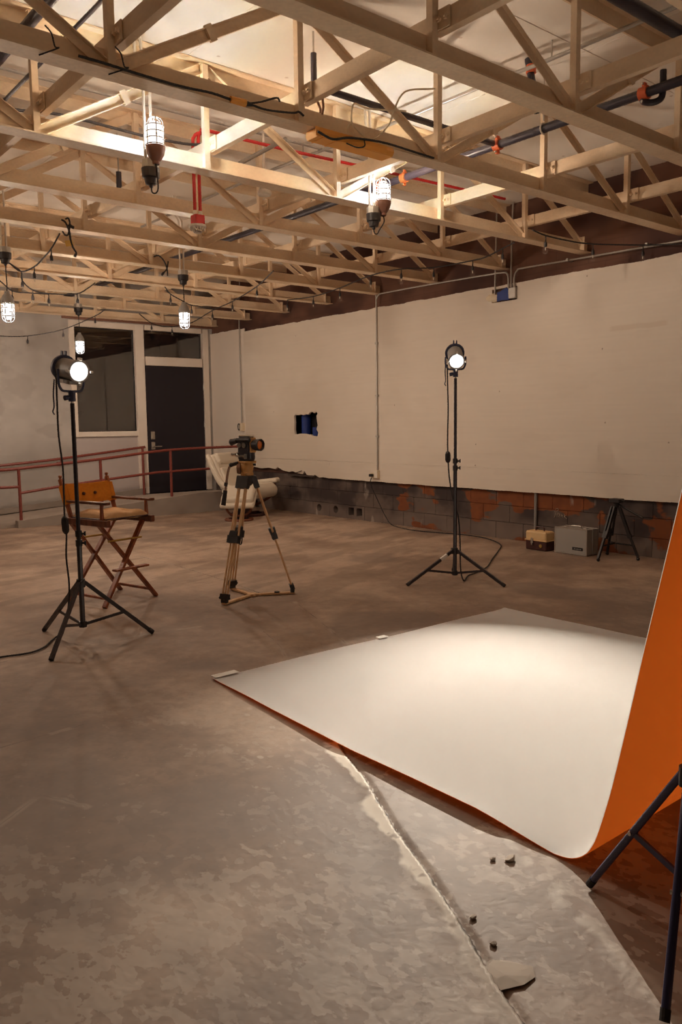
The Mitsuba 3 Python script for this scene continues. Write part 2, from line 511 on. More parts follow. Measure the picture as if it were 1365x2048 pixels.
for row in range(3):
    z0, z1 = row * .2, row * .2 + .1965
    y = YB + (row % 2) * .2 - .2
    while y < YF:
        y0, y1 = max(y, YB), min(y + .3965, YF)
        if y1 - y0 > .03:
            b = box(XW + random.uniform(-.002, .002), XW + .1, y0, y1, z0, z1, .002)
            if row == 0 and 8.55 < (y0 + y1) / 2 < 9.75:
                cuts = [sg.Point((y0 + y1) / 2 + o, .112).buffer(.055, 5) for o in ((-.09, .09) if (y0 + y1) / 2 < 9.0 else (.05,))]
                if (y0 + y1) / 2 < 9.0:
                    cuts = [sg.box(c.centroid.x - .06, .05, c.centroid.x + .06, .165) for c in cuts]
                body = sg.box(y0, z0, y1, z1)
                b = plate(body.difference(unary_union(cuts)), XW, XW + .1)
            part('wall_right', 'block', b, 'm_block', False)
        y += .4


def ragged(y0, y1, z, amp, step=.03, seed=0):
    ys = np.arange(y0, y1 + step / 2, step)
    n = meshkit.fbm(np.stack([ys * 7, 0 * ys, 0 * ys + seed], 1), 4, seed) - .5
    return [(float(a), float(z + 2 * amp * b)) for a, b in zip(ys, n)]


def panel(y0, y1, z0, z1, a0=0.0, a1=0.0, hole=None, seed=1):
    lo = ragged(y0, y1, z0, a0, seed=seed) if a0 else [(y0, z0), (y1, z0)]
    hi = ragged(y0, y1, z1, a1, seed=seed + 3) if a1 else [(y0, z1), (y1, z1)]
    pg = sg.Polygon(lo + hi[::-1]).buffer(0)
    if hole is not None:
        pg = pg.difference(hole).buffer(0)
    if pg.geom_type != 'Polygon':
        pg = max(pg.geoms, key=lambda g: g.area)
    return pg


notch = sg.Polygon([(5.86, 2.745), (6.10, 2.735), (6.26, 2.765), (6.26, 2.86), (6.10, 2.885), (5.84, 2.95), (5.84, 2.99), (5.80, 2.99)])
upper = panel(YB, 11.55, .832, PT, 0, .012, sg.Polygon(HOLE), 2).difference(sg.box(5.872, 2.74, 6.235, 2.89))
part('wall_right', 'panel', plate(upper, XP, XP + .035), 'm_panel', False, label='large white wall panel with a broken hole')
lowpoly = panel(YB, 9.30, PB, .8312, .006, 0, None, 5)
part('wall_right', 'panel', plate(lowpoly, XP, XP + .035), 'm_panel', False)
torn = sg.Polygon([(9.303, PB)] + [(9.45, .585), (9.55, .575), (9.66, .615), (9.70, .59), (9.86, .605), (9.92, .66), (9.97, .61), (10.1, .62), (10.25, .65), (10.32, .63), (10.5, .65),
                                   (10.64, .70), (10.7, .66), (10.9, .68), (11.1, .66), (11.547, .70), (11.547, .830), (9.303, .830)])
part('wall_right', 'panel', plate(torn, XP, XP + .035), 'm_panel', False, label='torn lower edge of the white panel')
part('wall_right', 'panel', plate(panel(11.556, YF - .02, .60, PT + .06, .01, .015, None, 9), XP + .012, XP + .035), 'm_trim', False, label='greyish narrow panel by the corner')
part('wall_right', 'flap', cat(box(XP - .004, XP + .03, 9.70, 10.35, .575, .60), tube([(XP - .01, 10.15, .62), (XP - .03, 9.95, .665)], .006)), 'm_torn')
part('wall_right', 'furring', box(XP + .04, XW, 3.0, 12.5, PT - .12, PT - .05), 'm_torn', False)
# blue rolls and a round tin seen in the broken hole
single('blue_drum', xf(lathe([(0, 0), (.07, 0), (.073, .01), (.073, .33), (.066, .34), (0, .34)], 20), np.array([1.0, 0, 0]), np.array([0, 1.0, 0]), np.array([0, 0, 1.0]), (XW + .09, 10.06, 1.19)),
       'm_blue', 'dark blue upright drum seen through the broken hole in the white wall', 'drum')
single('blue_tin', xf(lathe([(0, 0), (.06, 0), (.064, .012), (.064, .13), (.058, .14), (.058, .125), (0, .125)], 20), np.array([1.0, 0, 0]), np.array([0, 1.0, 0]), np.array([0, 0, 1.0]), (XW + .08, 9.79, 1.19)),
       'm_blue', 'small round blue tin at the lower right inside the wall hole', 'tin')

# far wall with glazed door frame
FX0, FX1 = 4.86, 7.355
wf = sg.box(XL - .1, 0, XW, ZC + .05).difference(sg.box(FX0, .1, FX1, 3.06))
m = trimesh.creation.extrude_polygon(wf, .12, engine='earcut')
struct('wall_far', xf(m, np.array([1.0, 0, 0]), np.array([0, 0, 1.0]), np.array([0, -1.0, 0]), (0, YF + .12, 0)), 'm_plaster', 'mottled grey plaster wall at the far end of the room')
part('wall_far', 'header', box(FX0 - .1, XW, YF - .025, YF, 3.075, 3.16), 'm_brown', False)
part('wall_far', 'apron', box(FX0 + .05, 6.0, YF + .01, YF + .08, 0, 1.215), 'm_lilac', False, label='smooth lilac grey panel under the window')
struct('wall_left', box(XL - .1, XL, YB, YF, 0, ZC + .05), 'm_plainwall', 'plain wall out of frame on the left')
struct('wall_back', box(XL - .1, XW + .2, YB - .1, YB, 0, ZC + .05), 'm_plainwall', 'plain wall out of frame behind the camera')
struct('wall_office', cat(box(4.4, 7.6, 15.0, 15.05, 0, 3.4), box(4.35, 4.4, YF + .12, 15.05, 0, 3.4), box(7.6, 7.65, YF + .12, 15.05, 0, 3.4), box(4.35, 7.65, YF + .12, 15.05, 3.4, 3.45), box(4.35, 7.65, YF + .12, 15.05, 0, .02)),
       'm_dark', 'dark unlit office behind the window')


def frame(x0, x1, z0, z1, l, r, b, t, y0, y1):
    """four white boards round an opening; widths left, right, bottom, top"""
    ms = []
    if l: ms.append(box(x0 - l, x0, y0, y1, z0 - b, z1 + t, .004))
    if r: ms.append(box(x1, x1 + r, y0, y1, z0 - b, z1 + t, .004))
    if b: ms.append(box(x0, x1, y0, y1, z0 - b, z0, .004))
    if t: ms.append(box(x0, x1, y0, y1, z1, z1 + t, .004))
    return ms


def glazed(name, label, x0, x1, z0, z1, boards):
    k = thing(name, label, 'window')
    labels[k]['kind'] = 'structure'
    for f in boards:
        part(k, 'window_frame', f, 'm_trim', False)
    part(k, 'pane', box(x0 + .0, x1 - .0, YF + .045, YF + .0455, z0, z1), 'm_pane', False)
    for f in frame(x0 + .012, x1 - .012, z0 + .012, z1 - .012, .012, .012, .012, .012, YF + .03, YF + .06):
        part(k, 'glazing_bead', f, 'm_black', False)
    return k


glazed('window_1', 'tall dark fixed window in a white frame, left of the black door', 4.945, 5.965, 1.30, 2.965, frame(4.945, 5.965, 1.30, 2.965, .085, 0, .085, .095, YF - .03, YF + .08))
glazed('window_2', 'low wide dark transom window above the black door', 6.15, 7.225, 2.545, 2.98, frame(6.15, 7.225, 2.545, 2.98, 0, 0, .15, .08, YF - .03, YF + .08))
k = thing('door_1', 'flush black door with steel lever handle at the end of the ramp', 'door'); labels[k]['kind'] = 'structure'
DX0, DX1, DZ0, DZ1 = 6.13, 7.25, .232, 2.395
part(k, 'door_frame', box(5.965, 6.128, YF - .03, YF + .08, .235, 3.06, .004), 'm_trim', False)
part(k, 'door_frame', box(7.252, FX1, YF - .03, YF + .08, .235, 3.06, .004), 'm_trim', False)
part(k, 'slab', box(DX0 + .004, DX1 - .004, YF, YF + .045, DZ0 + .006, DZ1 - .004, .002), 'm_door', False)
for z in (2.05, 1.40, .62):
    part(k, 'hinge', cat(rod((DX1 + .002, YF - .008, z - .055), (DX1 + .002, YF - .008, z + .055), .011), box(DX1 - .012, DX1 + .014, YF - .003, YF, z - .055, z + .055)), 'm_steel')
h = part(k, 'handle', cat(box(DX0 + .075, DX0 + .145, YF - .012, YF, .98, 1.11, .004), rod((DX0 + .11, YF, 1.03), (DX0 + .11, YF - .06, 1.03), .014),
                          rod((DX0 + .10, YF - .055, 1.03), (DX0 + .245, YF - .055, 1.03), .011)), 'm_steel', label='steel lever handle')
part(k, 'lock', cat(box(DX0 + .07, DX0 + .145, YF - .02, YF, 1.15, 1.29, .006), rod((DX0 + .107, YF, 1.18), (DX0 + .107, YF - .035, 1.18), .025)), 'm_steel', label='steel deadbolt housing')

# ramp and landing in front of the door
def prism_y(pts, y0, y1):
    m = trimesh.creation.extrude_polygon(sg.Polygon(pts), y1 - y0, engine='earcut')
    return xf(m, np.array([1.0, 0, 0]), np.array([0, 0, 1.0]), np.array([0, -1.0, 0]), (0, y1, 0))


k = thing('ramp', 'low concrete ramp rising along the far wall to the black door', 'ramp')
part(k, 'slope', prism_y([(2.9, .001), (5.95, .226), (7.385, .226), (7.385, .001)], 11.42, YF - .035), 'm_concrete', False)
part(k, 'curb', prism_y([(3.50, .001), (3.50, .10), (6.35, .315), (7.385, .315), (7.385, .001)], 11.30, 11.42), 'm_concrete', False, label='raised front curb of the ramp')
part(k, 'skirting', prism_y([(2.95, .03), (2.95, .10), (5.95, .33), (6.05, .33), (6.05, .228)], YF - .06, YF - .036), 'm_concrete', False)
k = thing('handrail', 'rust red pipe handrail with two rails along the front of the ramp', 'handrail')
RY = 11.36
top = [(3.16, RY, .70), (3.18, RY, .77), (3.26, RY, .805), (3.577, RY, .818), (4.73, RY, .905), (5.88, RY, 1.005), (7.375, RY, 1.03)]
part(k, 'top_rail', tube(top, .021, 10, 5), 'm_rail')
part(k, 'mid_rail', tube([(3.16, RY, .70), (3.18, RY, .61), (3.27, RY, .572), (3.56, RY, .568)], .019, 10, 5), 'm_rail')
part(k, 'mid_rail', tube([(3.56, RY, .478), (4.19, RY, .545), (5.485, RY, .655), (5.88, RY, .672), (7.375, RY, .70)], .019, 10, 3), 'm_rail')
for x, z0, z1 in ((3.562, .10, .815), (4.735, .19, .905), (5.872, .275, 1.0)):
    part(k, 'post', rod((x, RY, z0), (x, RY, z1), .021), 'm_rail')
k = thing('handrail', 'rust red pipe handrail fixed along the far wall behind the ramp', 'handrail')
RY2 = 12.58
part(k, 'top_rail', tube([(3.0, RY2, .755), (3.684, RY2, .815), (4.595, RY2, .885), (5.93, RY2, 1.02), (5.98, RY2, 1.015), (5.99, RY2, .96)], .020, 10, 4), 'm_rail')
part(k, 'post', rod((5.99, RY2, .225), (5.99, RY2, .98), .020), 'm_rail')
for x, z in ((4.60, .885), (3.3, .78)):
    part(k, 'bracket', tube([(x, RY2, z - .01), (x, RY2, z - .07), (x, RY2 + .05, z - .085), (x, YF - .01, z - .085)], .010, 8, 3), 'm_rail')
    part(k, 'bracket_plate', box(x - .03, x + .03, YF - .012, YF, z - .115, z - .055), 'm_rail', False)

# ------------------------------------------------------------------ roof trusses
NAMES = {-1: 'cream steel roof truss nearest the camera, just above the top of the picture',
         0: 'cream steel roof truss crossing the upper right corner, nearest in view',
         1: 'cream steel roof truss carrying the black power cord and the orange trough',
         2: 'cream steel roof truss lit white by the two upturned cage lamps in front of it',
         3: 'cream steel roof truss with the red alarm conduits passing in front of it',
         4: 'cream steel roof truss with the black cord and yellow tag hanging on it',
         5: 'sixth cream steel roof truss from the camera, right behind the one with the yellow tag',
         6: 'seventh cream steel roof truss from the camera', 7: 'eighth cream steel roof truss from the camera',
         8: 'second last cream steel roof truss before the far wall', 9: 'last cream steel roof truss, just before the far wall'}
LEG = [(-.065, 0), (.065, 0), (.065, .009), (.008, .012), (.006, .115), (-.006, .115), (-.008, .012), (-.065, .009)]
TOPS = [(-.065, 0), (-.065, -.009), (-.008, -.012), (-.006, -.10), (.006, -.10), (.008, -.012), (.065, -.009), (.065, 0)]
ANG = [(-.02, -.02), (.02, -.02), (.02, .02), (.014, .02), (.014, -.014), (-.02, -.014)]
DIA = [(-.026, -.004), (.026, -.004), (.026, .024), (.021, .024), (.021, .001), (-.026, .001)]
DIB = [(-.032, -.005), (.032, -.005), (.032, .022), (.027, .022), (.027, 0), (-.027, 0), (-.027, .022), (-.032, .022)]
CHN = [(-.022, 0), (.024, 0), (.024, .006), (-.016, .006), (-.016, .090), (.024, .090), (.024, .096), (-.022, .096)]


def truss(i):
    yc = (Y1 + (i - 1) * SP if i > 0 else Y1 - (1 - i) * SP) + .06
    k = thing('roof_truss', NAMES[i], 'roof truss')
    xs0 = -2.95
    part(k, 'bottom_chord', bar(LEG, (XW - .006, yc, ZB), (xs0, yc, ZB)), 'm_truss', False)
    part(k, 'top_chord', bar(TOPS, (XW - .006, yc, ZC - .003), (xs0, yc, ZC - .003)), 'm_truss', False)
    vis = lambda x: (x > -2.9) if i < 4 else x > {4: -.6, 5: .5, 6: .5, 7: 1.5, 8: 1.5, 9: 2.5}[i]
    yf = yc - .03
    for kk in range(4, -5, -1):
        x = X4 - (4 - kk) * PX
        if not vis(x):
            continue
        part(k, 'vertical', bar(ANG, (x, yf, ZB + .014), (x, yf, ZC - .02), (1, 0, 0)), 'm_truss', False)
        if kk % 2 == 0:
            if vis(x - PX):
                part(k, 'diagonal', bar(DIA, (x - PX + .03, yf + .012, ZC - .05), (x - .02, yf + .012, ZB + .03), (0, -1, 0)), 'm_truss', False)
            xe, ze = (x + PX - .03, ZC - .05)
            if kk == 4:
                part(k, 'diagonal', bar(DIA, (x + .03, yf + .012, ZC - .09), (XW - .10, yf + .012, ZB + .05), (0, -1, 0)), 'm_truss', False)
            else:
                dg = part(k, 'diagonal', bar(DIB, (x + .02, yf + .012, ZB + .03), (xe, yf + .012, ze), (0, -1, 0)), 'm_truss', False)
                a, b = np.array([x + .02, yf, ZB + .03]), np.array([xe, yf, ze])
                dd = (b - a) / np.linalg.norm(b - a)
                mm = (a + b) / 2
                part(dg, 'spacer_plate', bar(rect(.085, .018), mm - dd * .022, mm + dd * .022, (0, -1, 0)), 'm_truss', False)
        if i > -1:
            sx = x + .05
            st = part(k, 'strut', bar(CHN, (sx, yc - .012, ZB + .125), (sx, yc - SP + .012, ZB + .125)), 'm_truss', False)
            part(st, 'bracket', cat(box(sx - .034, sx - .024, yc - .125, yc - .012, ZB + .13, ZB + .222, .002), box(x - .02, sx - .024, yc - .03, yc - .022, ZB + .13, ZB + .222)), 'm_truss', False)
            if i < 5:
                for yy in (.05, .092):
                    part(st, 'bolt', cat(rod((sx - .034, yc - yy - .012, ZB + .175), (sx - .046, yc - yy - .012, ZB + .175), .014, seg=6), rod((sx - .046, yc - yy - .012, ZB + .175), (sx - .055, yc - yy - .012, ZB + .175), .007, seg=8)), 'm_truss', False)
    # end seat on the wall
    part(k, 'end_plate', box(XW - .14, XW - .128, yc - .06, yc + .06, ZB + .01, ZB + .15, .003), 'm_truss', False)
    return k


for i in range(-1, 10):
    truss(i)

# ------------------------------------------------------------------ cage lamps
def cage_mesh(R=.058, h=.155):
    ms = []
    for z in (.012, .05, .088, .126):
        ms.append(tube([(R * math.cos(t), R * math.sin(t), z) for t in np.linspace(0, 2 * np.pi, 20, endpoint=False)], .0040, 6, 0, True))
    for q in range(3):
        t = math.pi * q / 3 + .2
        pr = [(R, 0), (R, .04), (R, .09), (R, .126), (R * .93, .150), (R * .7, .170), (R * .35, .181), (0, .184)]
        pr = pr + [(-r, z) for r, z in pr[-2::-1]]
        ms.append(tube([(r * math.cos(t), r * math.sin(t), z) for r, z in pr], .0040, 6))
    return cat(*ms)


GLOBE = lathe([(.044, 0), (.046, .02), (.046, .10), (.040, .125), (.026, .143), (0, .150)], 20)
CAP = lathe([(.020, -.105), (.024, -.10), (.024, -.085), (.034, -.075), (.052, -.045), (.061, -.012), (.061, .004), (.055, .008), (0, .008)], 24)
CUP = lathe([(0, -.115), (.012, -.115), (.014, -.100), (.036, -.095), (.042, -.06), (.054, -.055), (.058, 0), (0, 0)], 20)
FLIP = np.diag([1, -1, -1, 1.0])


def move(m, o, M=None):
    m = m.copy()
    if M is not None: m.apply_transform(M)
    m.apply_translation(o)
    return m


def cage_lamp(x, y, label, up=False, head=None, full=True, scale=1.0):
    k = thing('cage_lamp', label, 'lamp', None)
    zc = ZB - .105                                          # joint between box and cup
    bx_ = part(k, 'junction_box', cat(lathe_oct(x, y, zc, .055, .05)), 'm_galv', False)
    part(k, 'canopy', move(CUP, (x, y, zc)), 'm_black', 40)
    for s in (-.022, .022):
        part(k, 'conduit', tube([(x + s, y + .02, zc + .05), (x + s, y + .02, ZB + .40), (x + s - .01, y + .015, ZB + .47), (x + s - .05, y + .0, ZB + .53), (x + s - .07, y - .01, ZC)], .010, 8, 4), 'm_whitepl')
    tip = (x, y, zc - .115)
    if up:
        hx, hy, hz = head                                    # lamp standing on its cap, bulb up
        part(k, 'cord', tube([tip, (x + .004, y - .005, zc - .145), (x + .02, y - .02, zc - .150), (x + .032, y - .032, zc - .12), (hx + .004, hy - .004, hz - .15), (hx, hy, hz - .10)], .0045, 8, 5), 'm_blackrub')
        M = np.eye(4)
    else:
        hx, hy, hz = x, y, head
        part(k, 'cord', tube([tip, (x + .003, y, (tip[2] + hz) / 2), (hx, hy, hz + .10)], .0045, 8, 3), 'm_blackrub')
        M = FLIP
    part(k, 'cap', move(CAP, (hx, hy, hz), M), 'm_brown' if up else 'm_greymet', 40)
    part(k, 'cage', move(cage_mesh(), (hx, hy, hz), M), 'm_galv', True)
    g = mikit.ply(move(GLOBE, (hx, hy, hz + (.008 if up else -.008)), M), 'm_globe', smooth=True)
    g['emitter'] = {'type': 'area', 'radiance': rgb(PENDANT)}
    part(k, 'globe', g, None, label='glowing white globe')
    return k


def lathe_oct(x, y, z, r, h):
    return move(lathe([(0, 0), (r, 0), (r, h), (0, h)], 8), (x, y, z))


cage_lamp(2.44, 4.853, 'lit cage lamp turned bulb up before the bright truss, the left one of two', True, (2.452, 4.80, 3.113))
cage_lamp(4.318, 4.837, 'lit cage lamp turned bulb up before the bright truss, right, near the orange coupling', True, (4.377, 4.79, 3.085))
cage_lamp(2.472, 7.93, 'lit cage lamp hanging at the left edge over the grey wall', False, 2.54)
cage_lamp(4.350, 7.98, 'lit cage lamp hanging in front of the transom window above the door', False, 2.605)
cage_lamp(4.340, 10.93, 'lit cage lamp hanging in front of the tall dark window, above the left studio lamp', False, 2.555)
cage_lamp(.55, 7.95, 'lit cage lamp left of the picture, level with the lamp before the transom', False, 2.56)

# ------------------------------------------------------------------ studio lamps on stands
def disc(r, seg=24):
    m = lathe([(r, 0), (r * .5, .004), (0, .006)], seg)
    return m


def studio_lamp(cx, cy, ang0, R, hub, collar, ptop, hz, d, label, beam, cut, mid=None, sw=None, cable=None, sticker=False):
    k = thing('studio_lamp', label, 'studio lamp')
    c = np.array([cx, cy, 0.0])
    for q in range(3):
        a = ang0 + q * 2 * math.pi / 3
        e = np.array([math.cos(a), math.sin(a), 0])
        A, B = c + e * .022 + (0, 0, collar), c + e * R + (0, 0, .010)
        lg = part(k, 'leg', bar(rect(.020, .024), A, B), 'm_blackpaint', False)
        part(lg, 'foot', rod(B - (B - A) * .06, B + (B - A) * .005, .0155), 'm_blackrub')
        M_ = A + (B - A) * .58
        part(k, 'brace', bar(rect(.008, .018), c + e * .022 + (0, 0, hub), M_), 'm_blackpaint', False)
        if sticker and q == sticker:
            part(lg, 'sticker', bar(rect(.0215, .0255), A + (B - A) * .13, A + (B - A) * .27), 'm_tape', False, label='white sticker')
    mid = mid or (ptop + collar) / 2
    part(k, 'pole', rod(c + (0, 0, hub - .015), c + (0, 0, mid), .0165), 'm_blackpaint')
    part(k, 'pole', rod(c + (0, 0, mid), c + (0, 0, ptop), .013), 'm_blackpaint')
    part(k, 'collar', cat(rod(c + (0, 0, collar - .03), c + (0, 0, collar + .022), .027), rod(c + (0, 0, collar + .01), c + np.array([math.cos(ang0 + .6) * .05, math.sin(ang0 + .6) * .05, collar + .01]), .008)), 'm_black')
    part(k, 'hub', rod(c + (0, 0, hub - .02), c + (0, 0, hub + .015), .025), 'm_black')
    for z in (mid, mid + .06):
        part(k, 'clamp_knob', cat(rod(c + (0, 0, z - .02), c + (0, 0, z + .02), .021), rod(c + (0, 0, z), c + _r * .042 + (0, 0, z), .007), rod(c + _r * .04 + (0, 0, z - .014), c + _r * .04 + (0, 0, z + .014), .006)), 'm_black')
    # head
    d = np.asarray(d, float); d /= np.linalg.norm(d)
    s, u, d = basis(d)
    o = c + np.array([0, 0, hz])
    part(k, 'spigot', rod(c + (0, 0, ptop), c + (0, 0, ptop + .03), .008), 'm_steel')
    part(k, 'receiver', cat(rod(c + (0, 0, ptop + .012), c + (0, 0, ptop + .075), .022), rod(c + (0, 0, ptop + .04), c - s * .05 + (0, 0, ptop + .032), .012, .016)), 'm_navy')
    yo = [o + s * .083 + u * .0, o + s * .083 - u * .06, o + s * .07 - u * .088, o + s * .03 - u * .1, o - s * .03 - u * .1, o - s * .07 - u * .088, o - s * .083 - u * .06, o - s * .083]
    zl = ptop + .075
    yo = [p if 1 < q < 6 and False else p for q, p in enumerate(yo)]
    yoke = [o + s * .084, np.array([*(o + s * .084)[:2], zl + .05]), np.array([*(o + s * .07)[:2], zl + .012]), np.array([*(o + s * .045)[:2], zl]),
            np.array([*(o - s * .045)[:2], zl]), np.array([*(o - s * .07)[:2], zl + .012]), np.array([*(o - s * .084)[:2], zl + .05]), o - s * .084]
    part(k, 'yoke', tube(yoke, .0075, 8, 4), 'm_navy')
    body = lathe([(0, -.115), (.045, -.112), (.058, -.10), (.064, -.085), (.064, .085), (.070, .088), (.070, .105), (.0585, .105), (.0585, .09), (0, .09)], 32)
    hs = part(k, 'housing', xf(body, s, u, d, o), 'm_greymet', 30, label='grey metal lamp housing')
    part(hs, 'rear_ring', xf(lathe([(.05, -.118), (.075, -.115), (.082, -.095), (.082, -.078), (.066, -.076)], 32), s, u, d, o), 'm_navy', 30)
    part(hs, 'base_tray', cat(xf(box(-.045, .045, -.085, -.060, -.09, .07, .004), s, u, d, o)), 'm_greymet', False)
    part(hs, 'label_plate', xf(box(-.047, -.0455, -.082, -.064, -.06, .0), s, u, d, o), 'm_tape', False)
    for t in (0, math.pi / 2, math.pi, -math.pi / 2):
        q = np.array([math.cos(t), math.sin(t)]) * .076
        part(hs, 'filter_clip', xf(box(q[0] - .008, q[0] + .008, q[1] - .008, q[1] + .008, .088, .125, .002), s, u, d, o), 'm_steel', False)
    for t in (-.012, .012):
        part(hs, 'cooling_fin', xf(box(t - .005, t + .005, .075, .105, -.108, -.085, .002), s, u, d, o), 'm_navy', False)
    g = mikit.ply(xf(disc(.0575), s, u, d, o + d * .096), 'm_globe', smooth=True)
    g['emitter'] = {'type': 'area', 'radiance': rgb(LENS)}
    part(k, 'lens', g, None, label='round glowing front lens')
    scene[k + '_beam'] = {'type': 'spot', 'intensity': rgb(beam), 'cutoff_angle': cut, 'beam_width': cut * .42,
                          'to_world': T4().look_at(origin=(o + d * .12).tolist(), target=(o + d * 1.2).tolist(), up=[0, 0, 1])}
    # mains cable with in-line switch
    if cable is not None:
        part(k, 'cable', tube(cable, .0055, 8, 5), 'm_blackrub')
    if sw is not None:
        p, q = np.asarray(sw[0], float), np.asarray(sw[1], float)
        w = (q - p) / 4
        part(k, 'switch', tube([p, p + w * .4, p + w, p + w * 3, p + w * 3.6, q], [.008, .018, .023, .023, .018, .008], 8), 'm_black')
    if not cable is None:
        part(k, 'strap', tube([o - s * .075 - u * .07 - d * .06, o - s * .078 - u * .16 - d * .06, o - s * .07 - u * .24 - d * .06, o - s * .078 - u * .27 - d * .06, o - s * .066 - u * .29 - d * .06], .004, 6, 3), 'm_navy')
    return k


def px_side(c, dx, z, dd=0.0):
    """a point beside a stand: dx metres to the right as seen along the room's diagonal, dd towards the door"""
    return np.array([c[0] + .774 * dx + .633 * dd, c[1] - .633 * dx + .774 * dd, z])


cl = (1.909, 4.975)
studio_lamp(1.909, 4.975, math.atan2(4.673 - 4.975, 1.594 - 1.909), .44, .115, .385, 1.520, 1.728, (.122, -.98, -.17),
            'lit grey studio lamp on a black stand in front of the orange chair', BEAM_L, 34, mid=.64,
            sw=(px_side(cl, -.078, .815, -.02), px_side(cl, -.072, .70, -.02)),
            cable=[px_side(cl, -.085, 1.70, -.02), px_side(cl, -.088, 1.5, -.02), px_side(cl, -.088, 1.32, -.02), px_side(cl, -.072, 1.12, -.02), px_side(cl, -.074, .95, -.02), px_side(cl, -.076, .81, -.02),
                   px_side(cl, -.07, .70, -.02), px_side(cl, -.075, .55, -.03), px_side(cl, -.062, .38, -.04), px_side(cl, -.07, .22, -.06), px_side(cl, -.12, .06, -.04), (1.80, 5.16, .012), (1.733, 5.08, .008), (1.65, 4.97, .008), (1.547, 4.91, .008), (1.40, 4.93, .008), (1.20, 4.97, .008), (.9, 5.05, .008)])
cr = (5.12, 4.71)
studio_lamp(5.12, 4.71, math.atan2(5.04 - 4.71, 5.457 - 5.12), .469, .075, .27, 1.745, 1.925, (-2.4, -2.65, -1.75),
            'lit studio lamp on a black stand before the white wall, facing the camera', BEAM_R, 27, mid=.985,
            sw=(px_side(cr, -.065, 1.13), px_side(cr, -.062, 1.03)), sticker=1,
            cable=[px_side(cr, -.07, 1.86), px_side(cr, -.068, 1.72), px_side(cr, -.062, 1.5), px_side(cr, -.066, 1.25), px_side(cr, -.064, 1.12), px_side(cr, -.06, 1.03), px_side(cr, -.05, .9), px_side(cr, -.02, .72),
                   px_side(cr, .03, .55), px_side(cr, .045, .3), px_side(cr, .05, .1), px_side(cr, .07, .012, -.05), (5.364, 4.774, .008), (5.55, 4.83, .008), (5.835, 4.955, .008), (6.195, 5.197, .008), (6.6, 5.463, .008), (7.0, 5.75, .008), (7.246, 6.118, .008),
                   (7.33, 6.442, .008), (7.302, 6.722, .008), (7.18, 7.299, .008), (7.321, 7.85, .008), (7.37, 8.05, .10), (7.37, 8.20, .3), (7.345, 8.32, .52), (7.345, 8.32, .62), (7.36, 8.27, .635)])

# ------------------------------------------------------------------ director's chair
k = thing('director_chair', 'tall wooden director chair with orange canvas back and tan tufted cushion', 'chair')
CA, CO = math.atan2(.137, .512), np.array([2.589, 6.062, 0])


def CL(x, y, z):
    return np.array([CO[0] + x * math.cos(CA) - y * math.sin(CA), CO[1] + x * math.sin(CA) + y * math.cos(CA), z])


def cbar(w, h, p, q, ch=.004, up=(0, 0, 1)):
    s_ = sg.Polygon([(-w / 2 + ch, -h / 2), (w / 2 - ch, -h / 2), (w / 2, -h / 2 + ch), (w / 2, h / 2 - ch), (w / 2 - ch, h / 2), (-w / 2 + ch, h / 2), (-w / 2, h / 2 - ch), (-w / 2, -h / 2 + ch)])
    return bar(s_, CL(*p), CL(*q), up)


fy = CL(0, 1, 0) - CL(0, 0, 0)
XS = -.02
for y, yt in ((-.222, -.165), (.222, .175)):
    part(k, 'leg', cbar(.022, .047, (-.265, y, .006), (.20 + XS, yt, .625), up=fy), 'm_chairwood', False)
    part(k, 'leg', cbar(.022, .047, (.265, y + .024, .006), (-.20 + XS, yt + .024, .625), up=fy), 'm_chairwood', False)
    for sx in (-.13, .13):
        part(k, 'hinge_bar', rod(CL(-.16 + XS if sx < 0 else .0, (y + yt) / 2, .50), CL(.0 if sx < 0 else .16 + XS, (y + yt) / 2, .50), .008), 'm_gold')
for sx in (-1, 1):
    part(k, 'seat_rail', cbar(.036, .050, (sx * .215 + XS, -.275, .645), (sx * .215 + XS, .25, .645)), 'm_chairdark', False)
    part(k, 'arm_post', xf(lathe([(0, 0), (.014, 0), (.017, .02), (.014, .06), (.012, .12), (0, .125)], 12), *(np.eye(3)), CL(sx * .215 + XS, -.20, .665)), 'm_chairwood')
    part(k, 'arm', cbar(.048, .020, (sx * .215 + XS, -.275, .798), (sx * .215 + XS, .215, .798)), 'm_chairdark', False)
    part(k, 'back_post', cat(cbar(.024, .034, (sx * .215 + XS, .165, .64), (sx * .222 + XS, .285, .965), up=fy), xf(lathe([(0, 0), (.013, 0), (.008, .012), (.015, .024), (.012, .034), (0, .036)], 10), *(np.eye(3)), CL(sx * .222 + XS, .285, .962))), 'm_chairwood', 30)
    part(k, 'stretcher', cbar(.016, .022, (sx * .222, -.20, .065), (sx * .222, .20, .065)), 'm_chairwood', False)
part(k, 'footrest', cbar(.055, .016, (-.16, -.225, .275), (.16, -.225, .275)), 'm_chairwood', False, label='wooden footrest slat')


def cushion(U, V):
    x, y = (U - .5) * .43, (V - .5) * .43
    e = np.clip((1 - np.abs(2 * U - 1) ** 6) * (1 - np.abs(2 * V - 1) ** 6), 0, 1) ** .5
    z = .058 * e
    for bx_, by_ in ((-.09, -.08), (.09, -.08), (0, .09)):
        z -= .026 * np.exp(-((x - bx_) ** 2 + (y - by_) ** 2) / .0022)
    z += .006 * np.sin(x * 25) * np.cos(y * 19)
    return np.stack([CL(a + XS, b - .02, c) for a, b, c in zip(x, y, .668 + z)])


